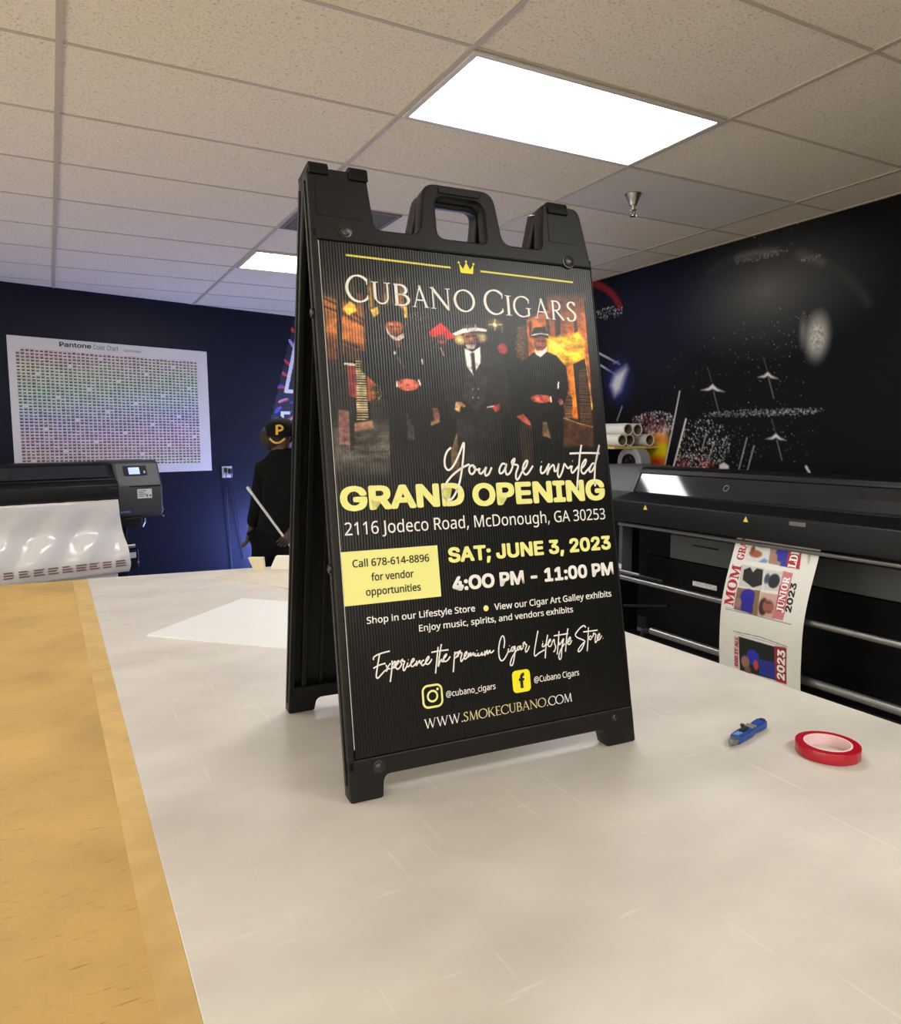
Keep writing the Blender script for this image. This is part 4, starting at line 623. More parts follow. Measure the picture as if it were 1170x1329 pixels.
def lean_obj(name, mb, m, loc, rot):
    o = obj(name, mb, m, smooth=False); smooth_mesh(o.data, 30)
    for v in o.data.vertices:                       # feet cut level with the table
        if v.co.z < .0105: v.co.z += v.co.y * math.tan(-rot[0])
    o.parent = sign; o.location = loc; o.rotation_euler = rot; return o
FLOC, FROT = (0, 0, .0006), (-SL, 0, 0)
front = lean_obj('front_frame', sign_half(None, None, False), M_PLA, FLOC, FROT)
back = lean_obj('back_frame', sign_half(None, None, True), M_PLA, (SW, .478 + DEP, .0006), (-SLB, 0, PI))

def child(name, mb, m, parent, **k): return obj(name, mb, m, parent, local=True, **k)
# bolts and hinge hooks on the front frame
M_BOLT = mat('bolt_black', (24, 24, 25), .3, spec=.6)
for a, b, r in ((.067, 1.056, .0115), (.573, 1.045, .012), (.058, .056, .0095), (.583, .058, .006)):
    mb = MB().lathe([(r * 1.25, .0005), (r * 1.25, -.0016), (r, -.002), (r * .95, -.0045), (r * .5, -.0062), (0, -.0064)], (a, 0, b), (0, 1, 0), 24)
    child('bolt', mb, M_BOLT, front)
for b in (.897, .42):
    child('bolt', MB().lathe([(.009, 0), (.009, .0035), (.005, .005), (0, .005)], (-.0015, .017, b), (-1, 0, 0), 20), M_BOLT, front)
def hook(s0, s1, z0, drop, deep):
    pr = [(-.0055, z0 - drop), (-.0055, z0 - .002), (-.001, z0 + .006), (deep, z0 + .008), (deep, z0 - .004), (.004, z0 - .006), (-.0002, z0 - drop)]
    return MB().prism(pr, s0, s1, lambda a, b, h: Vector((h, a, b)))
child('hinge_hook', hook(.004, .042, 1.176, .017, .075), M_PLAD, front, bevel=.0015)
child('hinge_hook', hook(.082, .12, 1.176, .02, .075), M_PLAD, front, bevel=.0015)
child('hinge_hook', hook(.53, .58, 1.168, .02, .06), M_PLAD, front, bevel=.0015)
# moulded relief on the right ear and carry handle grips
mb = MB().prism(rounded([(.528, 1.085), (.6, 1.085), (.592, 1.14), (.528, 1.14)], .006), -.0012, .004, lambda a, b, h: Vector((a, h, b)))
child('ear_relief', mb, M_PLA, front)
mb = MB().prism(rounded([(.014, 1.08), (.104, 1.08), (.1, 1.145), (.014, 1.145)], .006), -.0012, .004, lambda a, b, h: Vector((a, h, b)))
child('ear_relief', mb, M_PLA, front)
for par in (front, back):
    mb = MB().prism(rounded([(.27, 1.157), (.365, 1.157), (.365, 1.172), (.27, 1.172)], .004), -.003, .004, lambda a, b, h: Vector((a, h, b)))
    child('handle_grip', mb, M_PLA, par, bevel=.001)

# printed poster panel slid into the front frame
M_POST = mat('poster_black', (7, 7, 7), .3, spec=.32); add_ribs(M_POST, .14)
M_EDGE = mat('panel_edge_white', (196, 194, 186), .5)
panel = obj('poster_panel', MB().box(.0155, SW - .004, .0035, .0083, T_BOT + .001, T_TOP - .001), M_POST, smooth=False)
panel.parent = sign; panel.location = FLOC; panel.rotation_euler = FROT
panel['label'] = 'glossy black corrugated plastic poster with photo and lettering'
child('panel_edge', MB().box(.0139, .0154, .0022, .0083, .093, T_TOP - .002), M_EDGE, panel)
PY = .0035
def on(a, b, d=.0005): return Vector((a * 1e-4, PY - d, b * 1e-4))
# photograph print
NX, NZ = 372, 300
gx = np.linspace(.0157, SW - .0042, NX); gz = np.linspace(.5525, 1.033, NZ)
X, Y = np.meshgrid(gx * 1e4, gz * 1e4, indexing='ij')
img = paint(X, Y, (13, 13, 13), DATA['PHOTO'], 3.06, 3)
rng = np.random.RandomState(5)
def cloudy(n):                                   # soft print mottling, n cells across
    g = rng.rand(n + 2, n + 2); u = np.linspace(0, n, NX); v = np.linspace(0, n, NZ); i = u.astype(int); j = v.astype(int); fu = (u - i)[:, None]; fv = (v - j)[None]
    return (g[np.ix_(i, j)] * (1 - fu) + g[np.ix_(i + 1, j)] * fu) * (1 - fv) + (g[np.ix_(i, j + 1)] * (1 - fu) + g[np.ix_(i + 1, j + 1)] * fu) * fv
img *= (1 + .5 * (cloudy(22) - .5) + .5 * (cloudy(60) - .5) + .35 * (cloudy(140) - .5))[..., None]
img += rng.normal(0, 2.5, X.shape)[..., None]
f = np.clip((Y - 5530) / 700, 0, 1) * np.clip((9960 - Y) / 900 + .1, 0, 1); f = f * f * (3 - 2 * f)
img = 8 + (img * 1.12 - 8) * f[..., None]
me = ink_grid('photo_print', np.stack([X * 1e-4, np.full(X.shape, PY - .0002), Y * 1e-4], -1), img)
M_PHOTO = print_mat('poster_photo_ink', .3, .18, spec=.4)
o = link_mesh('photo_print', me, M_PHOTO, panel); o['label'] = 'printed night photo of five men in dark suits and hats'
M_WHITE = mat('ink_white', (240, 240, 236), .4); M_CREAMI = mat('ink_pale_yellow', (240, 240, 150), .4); M_YEL2 = mat('ink_yellow', (246, 234, 40), .4); M_BLK = mat('ink_black', (22, 20, 16), .4); M_GOLD = mat('ink_gold', (222, 208, 160), .4); M_RULE = mat('ink_rule_yellow', (228, 220, 90), .4)
mb = MB()
for ch, a, b, base, cap in DATA['TITLE']: serif_glyph(mb, ch, a, b, 9205 - (a - 625) * .0145, cap * 1.0, lambda u, v: on(u, v))
child('title_lettering', mb, M_WHITE, panel, smooth=False, normals=False)
BOLD = {'GRAND': .037, 'OPENING': .037, 'SAT': .036, '4:O': .036, 'Sho': .014, 'Vie': .014, 'Enj': .014, 'Cal': .014, 'for': .014, 'opp': .014, '211': .004, '@cu': .008, '@Cu': .008}
for txt, a, b, base, cap, _, _ in DATA['LINES']:
    if txt.startswith('WWW'): continue
    bold = BOLD.get(txt, BOLD.get(txt[:3], 0))
    nm_, m_ = ('headline_lettering', M_CREAMI) if txt in ('GRAND', 'OPENING') or txt.startswith('SAT') else (('vendor_lettering', M_BLK) if txt[:3] in ('Cal', 'for', 'opp') else ('address_lettering' if txt.startswith('2116') else 'detail_lettering', M_WHITE))
    tgt = MB()
    cap_ = cap if txt not in ('GRAND', 'OPENING') else 459
    fit_text(tgt, txt, a, b, base, cap_, lambda u, v, d=(.0008 if m_ is M_BLK else .0005): on(u, v, d), bold=bold, font=SANS if m_ is M_CREAMI or txt.startswith('4:') else HUMAN)
    child(nm_, tgt, m_, panel, smooth=False, normals=False)
bl = DATA['MISC']['bullet']; mc = MB(); mc._new([on(bl[0][0] + 58 * math.cos(k * PI / 8), bl[0][1] + 58 * math.sin(k * PI / 8)) for k in range(16)], [tuple(range(16))])
child('bullet_mark', mc, M_CREAMI, panel, smooth=False, normals=False)
child('vendor_box', MB().flat([on(154, 3497, .0004), on(2088, 3497, .0004), on(2088, 4484, .0004), on(154, 4484, .0004)]), M_CREAMI, panel, smooth=False, normals=False)
mb = MB()
for st in DATA['INVITED']: ribbon(mb, catmull([tuple(p) for p in st]), 42, lambda u, v: on(u, v, .0009))
child('script_lettering', mb, M_WHITE, panel, smooth=False, normals=False)
mb = MB()
for st in DATA['SLOGAN']: ribbon(mb, catmull([tuple(p) for p in st], 5), 27, lambda u, v: on(u, v, .0006))
child('script_lettering', mb, M_WHITE, panel, smooth=False, normals=False)
l = [q for q in DATA['LINES'] if q[0].startswith('WWW')][0]; tot = sum(SERIF[c][0] + .06 for c in l[0]); kx = (l[2] - l[1]) / tot
xa = l[1] + kx * sum(SERIF[c][0] + .06 for c in 'WWW.'); xb = l[2] - kx * sum(SERIF[c][0] + .06 for c in '.COM')
m1, m2, m3 = MB(), MB(), MB(); serif_line(m1, 'WWW.', l[1], xa, l[3], l[4], lambda u, v: on(u, v)); serif_line(m2, 'SMOKECUBANO', xa, xb, l[3], l[4], lambda u, v: on(u, v)); serif_line(m3, '.COM', xb, l[2], l[3], l[4], lambda u, v: on(u, v))
child('web_lettering', m1, M_WHITE, panel, smooth=False, normals=False); child('web_lettering', m3, M_WHITE, panel, smooth=False, normals=False); child('web_lettering', m2, M_GOLD, panel, smooth=False, normals=False)
mb = MB().flat([on(664, 10075), on(2864, 10038), on(2864, 10076), on(664, 10113)]).flat([on(3539, 10027), on(5828, 9990), on(5828, 10028), on(3539, 10065)])
child('rule_line', mb, M_RULE, panel, smooth=False, normals=False)
mb = MB(); cx, cy = 3225, 9970
mb.flat([on(cx - 140, cy), on(cx + 140, cy), on(cx + 150, cy + 60), on(cx - 150, cy + 60)]).flat([on(cx - 150, cy + 58), on(cx - 60, cy + 58), on(cx - 165, cy + 200)]).flat([on(cx - 95, cy + 58), on(cx + 95, cy + 58), on(cx, cy + 235)]).flat([on(cx + 60, cy + 58), on(cx + 150, cy + 58), on(cx + 165, cy + 200)])
for dx, dy in ((-168, 212), (0, 248), (168, 212)): mb._new([on(cx + dx + 24 * math.cos(k * PI / 6), cy + dy + 24 * math.sin(k * PI / 6)) for k in range(12)], [tuple(range(12))])
child('crown_emblem', mb, M_YEL2, panel, smooth=False, normals=False)
# social icons
def rrect(cx, cy, w, h, r, n=6):
    out = []
    for sx_, sy_, a0 in ((1, 1, 0), (-1, 1, 90), (-1, -1, 180), (1, -1, 270)):
        for k in range(n + 1):
            a = math.radians(a0 + 90 * k / n); out.append((cx + sx_ * (w / 2 - r) + r * math.cos(a), cy + sy_ * (h / 2 - r) + r * math.sin(a)))
    return out
mb = MB(); cx, cy = 1745, 1646
ring = rrect(cx, cy, 392, 404, 105); ribbon(mb, ring + [ring[0], ring[1]], 40, lambda u, v: on(u, v))
c = [(cx + 98 * math.cos(k * PI / 16), cy + 98 * math.sin(k * PI / 16)) for k in range(34)]; ribbon(mb, c, 38, lambda u, v: on(u, v))
mb._new([on(cx + 112 + 26 * math.cos(k * PI / 6), cy + 118 + 26 * math.sin(k * PI / 6)) for k in range(12)], [tuple(range(12))])
child('camera_icon', mb, M_CREAMI, panel, smooth=False, normals=False)
mb = MB(); cx, cy = 3698, 1648; mb._new([on(a, b, .0004) for a, b in rrect(cx, cy, 415, 440, 90)], [tuple(range(28))])
child('letter_icon', mb, M_YEL2, panel, smooth=False, normals=False)
mb = MB(); ribbon(mb, [(cx + 72, cy + 128), (cx + 40, cy + 128), (cx + 8, cy + 108), (cx, cy + 70), (cx, cy - 140)], 66, lambda u, v: on(u, v, .0007)); ribbon(mb, [(cx - 62, cy + 30), (cx + 68, cy + 30)], 50, lambda u, v: on(u, v, .0007))
child('letter_mark', mb, M_BLK, panel, smooth=False, normals=False)

# ------------------------------------------------------------------ knife and tape on the mat
kd = (Vector((1.386, 1.079, 0)) - Vector((1.219, 1.038, 0))).normalized(); kn = Vector((-kd.y, kd.x, 0)); k0 = Vector((1.222, 1.038, TZ + .0004))
def K(a, b, h): return k0 + kd * a + kn * b + Vector((0, 0, h))
kf = thing('utility_knife', 'blue utility knife with grey metal tip lying right of the sign', 'knife', k0)
M_KBLUE = mat('knife_blue', (30, 70, 150), .35, var=.05); M_KDARK = mat('knife_dark', (26, 30, 44), .4); M_STEEL = mat('knife_steel', (150, 150, 148), .3, .9)
top = [(.022, .011), (.06, .014), (.082, .012), (.1, .009), (.125, .013), (.148, .014), (.158, .008)]; bot = [(.16, -.002), (.15, -.010), (.125, -.010), (.1, -.008), (.082, -.012), (.06, -.012), (.022, -.011)]
obj('handle', MB().prism(top + bot, 0, .019, K), M_KBLUE, kf, bevel=.004, seg=3)
obj('nose', MB().prism([(.0, -.006), (.022, -.0095), (.022, .0095), (.0, .004)], .003, .015, K), M_STEEL, kf, bevel=.002)
obj('blade', MB().prism([(-.014, -.006), (.004, -.007), (.004, .002)], .008, .0092, K), M_STEEL, kf)
obj('slider', MB().prism([(.05, -.005), (.072, -.005), (.076, .0), (.072, .005), (.05, .005)], .0188, .0245, K), M_KDARK, kf, bevel=.0015)
obj('window', MB().prism([(.028, -.005), (.045, -.006), (.045, .006), (.028, .005)], .0187, .0197, K), mat('knife_light', (120, 150, 196), .3), kf)
for a in (.083, .095): obj('grip_ridge', MB().prism([(a, -.0105), (a + .007, -.0095), (a + .007, .0105), (a, .0115)], .0185, .0215, K), mat('knife_grey', (140, 134, 124), .4), kf, bevel=.001)
obj('hook', MB().tube([K(.098, .01, .01), K(.1, .019, .013), K(.094, .021, .016), K(.086, .017, .018), K(.08, .011, .018)], .0035, 8), M_KDARK, kf)
obj('ring_hole', MB().lathe([(.0032, 0), (.0062, 0), (.0062, .0012), (.0032, .0012)], K(.149, .001, .0187), (0, 0, 1), 16, closed=True), M_KDARK, kf)
tx, ty = 1.372, .919
tp = thing('tape_roll', 'roll of clear red tape with a white core on the right of the mat', 'tape', (tx, ty, TZ))
obj('tape', MB().lathe([(.0455, .001), (.061, .001), (.0615, .002), (.0615, .022), (.061, .023), (.0455, .023)], (tx, ty, TZ), (0, 0, 1), 56, closed=True), mat('red_tape', (172, 10, 36), .25, spec=.6), tp)
obj('core', MB().lathe([(.0425, .0003), (.0456, .0003), (.0456, .0238), (.0425, .0238)], (tx, ty, TZ), (0, 0, 1), 56, closed=True), mat('white_core', (238, 206, 210), .5), tp)

# ------------------------------------------------------------------ mural printed on the right wall
MY = np.linspace(2.2, 5.35, 540); MZ = np.linspace(1.2, H_CEIL - .004, 282)
X, Y = np.meshgrid(MY * 1000, MZ * 1000, indexing='ij')
img = paint(X, Y, (8, 9, 13), DATA['MURAL'], 1.5, 11)
me = ink_grid('space_mural', np.stack([np.full(X.shape, -.0015), X * 1e-3 - 3.7, Y * 1e-3 - 1.2], -1), img)
o = link_mesh('space_mural', me, print_mat('mural_ink', .55, spec=.12)); o.location = (XR, 3.7, 1.2)
tag(o, 'dark printed outer space mural with planet, stars and explosion on the right wall', 'mural')

# ------------------------------------------------------------------ colour chart, wall graphic, outlet on the back wall
rng = random.Random(4)
def on_wall(u, z, v=.001): return W(u, v, z)
cl = W(-.62, .004, 1.2)
ch = thing('colour_chart', 'big white colour chart poster with rows of small swatches on the navy wall', 'poster', W(.26, 0, 1.2), WROT)
obj('sheet', MB().prism([(-.62, 1.205), (1.149, 1.202), (1.139, 2.39), (-.62, 2.405)], .0005, .003, lambda a, b, h: W(a, h, b)), mat('chart_paper', (198, 195, 192), .45, var=.02), ch, smooth=False)
verts, faces, cols = [], [], []
def chip(u0, u1, z0, z1, c, h):
    k = len(verts); verts.extend([W(u0, h, z0), W(u1, h, z0), W(u1, h, z1), W(u0, h, z1)]); faces.append((k, k + 1, k + 2, k + 3)); cols.extend([c] * 4)
import colorsys
NR, NC = 36, 43
for r in range(NR):
    for c in range(NC):
        if (r * 7 + c * 3) % 61 == 0: continue
        u = -.56 + c * .0372; z = 2.283 - r * .0279 - .012 * u
        hue = (.97 + r * .031 + .0028 * c + rng.uniform(-.03, .03)) % 1
        cc = colorsys.hsv_to_rgb(hue, rng.uniform(.06, .3), rng.uniform(.62, .8)); chip(u, u + .031, z - .009, z + .012, [int(255 * q) for q in cc], .0036)
        d = rng.choice([24, 30, 40, 52, 80]); cc = colorsys.hsv_to_rgb(hue, rng.uniform(.1, .5), d / 255); chip(u + .002, u + .026, z - .009, z + .0012, [int(255 * q) for q in cc], .0042)
me = bpy.data.meshes.new('swatch_print'); Mi = chain(ch).inverted(); me.from_pydata([Mi @ v for v in verts], [], faces)
at = me.color_attributes.new('ink', 'FLOAT_COLOR', 'POINT')
arr = np.ones((len(cols), 4), np.float32); arr[:, :3] = to_lin(np.array(cols, float)); at.data.foreach_set('color', arr.reshape(-1))
link_mesh('swatch_print', me, print_mat('swatch_ink', .5), ch)
M_INK = mat('chart_ink', (34, 32, 40), .5)
mb = MB(); fw = lambda a, b: W(a, .0036, b)
fit_text(mb, 'Pantone', -.215, .05, 2.338, .042, fw, bold=.02); fit_text(mb, 'Color Chart', .068, .285, 2.334, .042, fw)
obj('heading_lettering', mb, M_INK, ch, smooth=False, normals=False)
mb = MB(); fit_text(mb, '- Solid Coated', .315, .49, 2.333, .022, fw)
obj('subheading_lettering', mb, M_INK, ch, smooth=False, normals=False)

UX = np.linspace(1.78, 2.75, 130); UZ = np.linspace(1.62, 2.8, 150)
X, Y = np.meshgrid(UX, UZ, indexing='ij'); ang = np.arctan2(Y - 2.15, X - 2.5); rad = np.hypot(Y - 2.15, X - 2.5)
st = np.sin(ang * 21 + 2 * np.sin(rad * 14)) + .6 * np.sin(ang * 47 + rad * 9); t2 = np.sin(ang * 11 + 1.3)
img = np.where((st > .75)[..., None], np.where((t2 > .45)[..., None], (176, 150, 214), np.where((t2 > -.3)[..., None], (196, 52, 54), (52, 74, 190))), (20, 18, 42))
def wall_pts(X, Y, out):
    p = np.empty(X.shape + (3,))
    for k in range(3): p[..., k] = (W0[k] + WDIR[k] * X + WN[k] * out + (Y if k == 2 else 0))
    return p
edge = 1.84 + (Y - 1.75) * .29                       # slanted cut-out side
XX = np.maximum(X, edge + .008 * np.sin(Y * 60))
fr = (np.abs(X - (2.02 + (Y - 2.0) * .26)) < .022) & (Y > 2.02) & (Y < 2.7) | (np.abs(Y - 2.035) < .02) & (X > 2.02) & (X < 2.5)
img = np.where(fr[..., None], (214, 214, 224), img); ins = (X > 2.05 + (Y - 2.0) * .26) & (Y > 2.055) & (Y < 2.7) & ~fr; img = np.where(ins[..., None], (12, 14, 24), img)
sv = (np.abs(Y - 1.80) < .014) & (X > 1.96) & (X < 2.07) | (np.abs(X - 1.975) < .016) & (Y > 1.745) & (Y < 1.81); img = np.where(sv[..., None], (222, 222, 226), img)
p0 = W(2.2, .002, 1.62); pts = wall_pts(XX, Y, .002) - np.array(p0)
o = link_mesh('wall_graphic', ink_grid('wall_graphic', pts, img), print_mat('graphic_ink', .45)); o.location = p0
tag(o, 'colourful red, purple and blue slanted wall graphic behind the person', 'wall graphic')

ob = thing('wall_outlet', 'small white outlet box with plug on the navy wall beside the chart', 'outlet', W(1.31, 0, 1.12), WROT)
M_PLATE = mat('outlet_plate', (176, 180, 192), .4)
bxw = lambda u0, u1, v0, v1, z0, z1: MB().prism([(u0, v0), (u1, v0), (u1, v1), (u0, v1)], z0, z1, lambda a, b, h: W(a, b, h))
obj('plate', bxw(1.255, 1.365, .0005, .012, 1.12, 1.24), M_PLATE, ob, bevel=.003)
obj('plug', bxw(1.275, 1.3, .012, .04, 1.175, 1.225), mat('plug_black', (22, 23, 28), .5), ob, bevel=.004)
obj('plug', bxw(1.32, 1.36, .012, .05, 1.165, 1.215), mat('plug_black2', (26, 27, 32), .5), ob, bevel=.004)
obj('socket', bxw(1.262, 1.358, .012, .02, 1.124, 1.15), mat('outlet_white', (210, 212, 220), .4), ob, bevel=.002)
obj('cable', MB().tube([W(1.29, .03, 1.176), W(1.292, .025, 1.0), W(1.3, .015, .7), W(1.32, .012, .3), W(1.33, .015, .12)], .004, 8), mat('cable_black', (14, 15, 18), .5), ob)
obj('cable', MB().tube([W(1.34, .035, 1.166), W(1.36, .03, 1.0), W(1.42, .02, .6), W(1.47, .016, .25)], .004, 8), mat('cable_black2', (14, 15, 18), .5), ob)

# ------------------------------------------------------------------ right-hand wide printer
M_P1 = mat('printer_black', (14, 14, 15), .42, spec=.3, var=.06, scale=20, bump=.05, bscale=600); M_P2 = mat('printer_grey', (70, 72, 76), .45, var=.04); M_P3 = mat('printer_dark', (8, 8, 9), .5, spec=.25)
M_GLASS = mat('printer_window', (30, 31, 34), .06, spec=.6); M_ALU = mat('brushed_bar', (150, 149, 146), .32, .85); M_PANEL = mat('platen_grey', (92, 94, 94), .5)
RY0, RY1 = 1.05, 3.73      # media span; control end lies beyond the frame, far end block behind the sign
def xz(poly, y0, y1): return MB().prism(poly, y0, y1, lambda a, b, h: Vector((a, h, b)))
rp = thing('wide_format_printer', 'wide black printer along the right wall with a banner coming out of it', 'printer', (3.5, 2.4, 0))
obj('body', xz([(3.2, 1.0), (3.2, 1.125), (3.205, 1.135), (3.355, 1.168), (3.37, 1.17), (3.37, 1.05), (3.42, 1.0)], RY0, RY1), M_P1, rp, bevel=.006)
obj('rear_body', xz([(3.37, .94), (3.37, 1.165), (3.44, 1.3), (3.45, 1.325), (3.47, 1.333), (3.72, 1.333), (3.74, 1.31), (3.74, .94)], RY0, RY1), M_P1, rp, bevel=.004)
# front window in its frame
def slant(y0, y1, a, b, h0, h1):
    n = Vector((-.888, 0, .46)); base = Vector((3.37, 0, 1.168)); e = Vector((.07, 0, .135))
    mb = MB(); P = [base + e * a, base + e * b]
    vs = [P[0] + n * h0, P[1] + n * h0, P[1] + n * h1, P[0] + n * h1]
    mb._new([v + Vector((0, y0, 0)) for v in vs] + [v + Vector((0, y1, 0)) for v in vs], [(0, 1, 2, 3), (7, 6, 5, 4), (0, 4, 5, 1), (1, 5, 6, 2), (2, 6, 7, 3), (3, 7, 4, 0)]); return mb
obj('window', slant(RY0 + .1, RY1 - .02, .06, .93, .002, .004), M_GLASS, rp, smooth=False)
mb = slant(RY0, RY1, .93, 1.05, 0, .012)
obj('window_frame', mb, M_P1, rp, bevel=.002)
obj('window_frame', slant(RY1 - .022, RY1, 0, 1.0, 0, .012), M_P2, rp, bevel=.002)
obj('inner_carriage', slant(RY0 + .2, 2.62, .1, .5, .0042, .0052), M_P3, rp, smooth=False)
obj('window_badge', MB().lathe([(.016, 0), (.02, 0), (.02, .001), (.016, .001)], Vector((3.37, 2.98, 1.168)) + Vector((.07, 0, .135)) * .52 + Vector((-.888, 0, .46)) * .0045, (-.888, 0, .46), 24, closed=True), mat('badge_grey', (110, 112, 114), .4), rp)
# far end block and supports
obj('end_block', xz([(3.215, .98), (3.215, 1.13), (3.36, 1.17), (3.44, 1.31), (3.47, 1.34), (3.73, 1.34), (3.75, .93)], RY1, RY1 + .42), M_P2, rp, bevel=.01, seg=3)
obj('end_block', xz([(3.215, .98), (3.215, 1.13), (3.36, 1.17), (3.44, 1.31), (3.47, 1.34), (3.73, 1.34), (3.75, .93)], RY0 - .5, RY0), M_P1, rp, bevel=.01, seg=3)
for y in (RY1 + .12, RY0 - .25):
    t = obj('stand_leg', MB().box(3.38, 3.56, y, y + .1, .05, .95), M_P3, rp, bevel=.006)
    obj('foot', MB().box(3.12, 3.85, y, y + .1, .02, .07), M_P3, t, bevel=.006)
    for xx in (3.2, 3.77): obj('caster', MB().cyl((xx, y + .03, .03), (xx, y + .07, .03), .028), M_P3, t)
obj('upright', MB().box(3.27, 3.36, RY1 - .03, RY1 + .0, .6, .985), M_P2, rp, bevel=.004)
# bars
obj('exit_bar', MB().box(3.235, 3.265, RY0 + .05, RY1 - .02, .962, .985), M_ALU, rp, bevel=.008, seg=3)
obj('roller_bar', MB().cyl((3.2, RY0, .637), (3.2, RY1, .637), .0155, n=20), M_ALU, rp)
obj('guide_bar', MB().cyl((3.2, 3.45, .675), (3.2, RY1, .675), .011, n=16), M_ALU, rp)
obj('grip', MB().cyl((3.2, 3.25, .668), (3.2, 3.45, .668), .013, n=16), M_P1, rp)
obj('takeup_bar', MB().cyl((3.22, RY0, .34), (3.22, 3.36, .34), .021, n=20), M_ALU, rp)
obj('bracket', MB().tube([(3.22, 3.36, .34), (3.24, 3.44, .32), (3.26, 3.5, .22)], .018, 8), M_P1, rp)
obj('bracket', MB().tube([(3.3, 3.3, .5), (3.3, 3.7, .42)], .01, 8), M_P1, rp)
obj('platen', MB().box(3.56, 3.6, RY0 + .1, 3.56, .74, .9), M_PANEL, rp, bevel=.006)
obj('platen_slot', MB().box(3.552, 3.562, 3.16, 3.36, .845, .852), M_P3, rp)
obj('lower_panel', MB().box(3.62, 3.66, RY0, RY1 + .1, .1, .72), M_P3, rp)
obj('cross_beam', MB().box(3.44, 3.52, RY0 - .2, RY1 + .15, .14, .2), M_P3, rp, bevel=.004)
obj('label', MB().box(3.196, 3.2, 3.62, 3.72, .69, .72), mat('label_white', (206, 206, 204), .5), rp)
obj('label', MB().prism([(2.93, .662), (3.11, .662), (3.11, .69), (2.93, .69)], 0, .003, lambda a, b, h: Vector((3.3 - h, a, b))), mat('label_printed', (188, 188, 184), .5, var=.35, scale=120), rp)
M_WARN = mat('warning_yellow', (228, 216, 96), .4)
for y in (3.415, 2.666):
    t = obj('warning_sticker', MB().prism([(y - .016, 1.09), (y + .016, 1.09), (y, 1.119)], 0, .0015, lambda a, b, h: Vector((3.1995 - h, a, b))), M_WARN, rp, smooth=False)
obj('name_plate', MB().prism([(2.315, 1.1), (2.405, 1.1), (2.405, 1.12), (2.315, 1.12)], 0, .002, lambda a, b, h: Vector((3.1995 - h, a, b))), M_ALU, rp, bevel=.001)

# banner hanging out of it
path = catmull([(3.268, 1.03), (3.25, .985), (3.222, .9), (3.176, .76), (3.148, .62), (3.143, .45), (3.15, .3), (3.17, .16), (3.2, .06)], 6)
acc = [0]
for a, b in zip(path[:-1], path[1:]): acc.append(acc[-1] + math.hypot(b[0] - a[0], b[1] - a[1]))
BY0, BY1 = 2.265, 2.762
def bend(y, s, h=0.0):
    s = min(max(s, 0), acc[-1] - 1e-4); i = max(k for k in range(len(acc)) if acc[k] <= s); i = min(i, len(path) - 2)
    t = (s - acc[i]) / (acc[i + 1] - acc[i]); x = path[i][0] + (path[i + 1][0] - path[i][0]) * t; z = path[i][1] + (path[i + 1][1] - path[i][1]) * t
    dx, dz = path[i + 1][0] - path[i][0], path[i + 1][1] - path[i][1]; l = math.hypot(dx, dz)
    return Vector((x - abs(dz) / l * h, y, z + dx / l * h))
pb = thing('printed_banner', 'white banner with family photos and red lettering hanging from the right printer', 'banner', (3.2, 2.5, .05))
obj('sheet', MB().sheet([[bend(y, s) for y in (BY0, (BY0 + BY1) / 2, BY1)] for s in acc], .0012), mat('banner_vinyl', (222, 221, 212), .4, var=.01), pb)
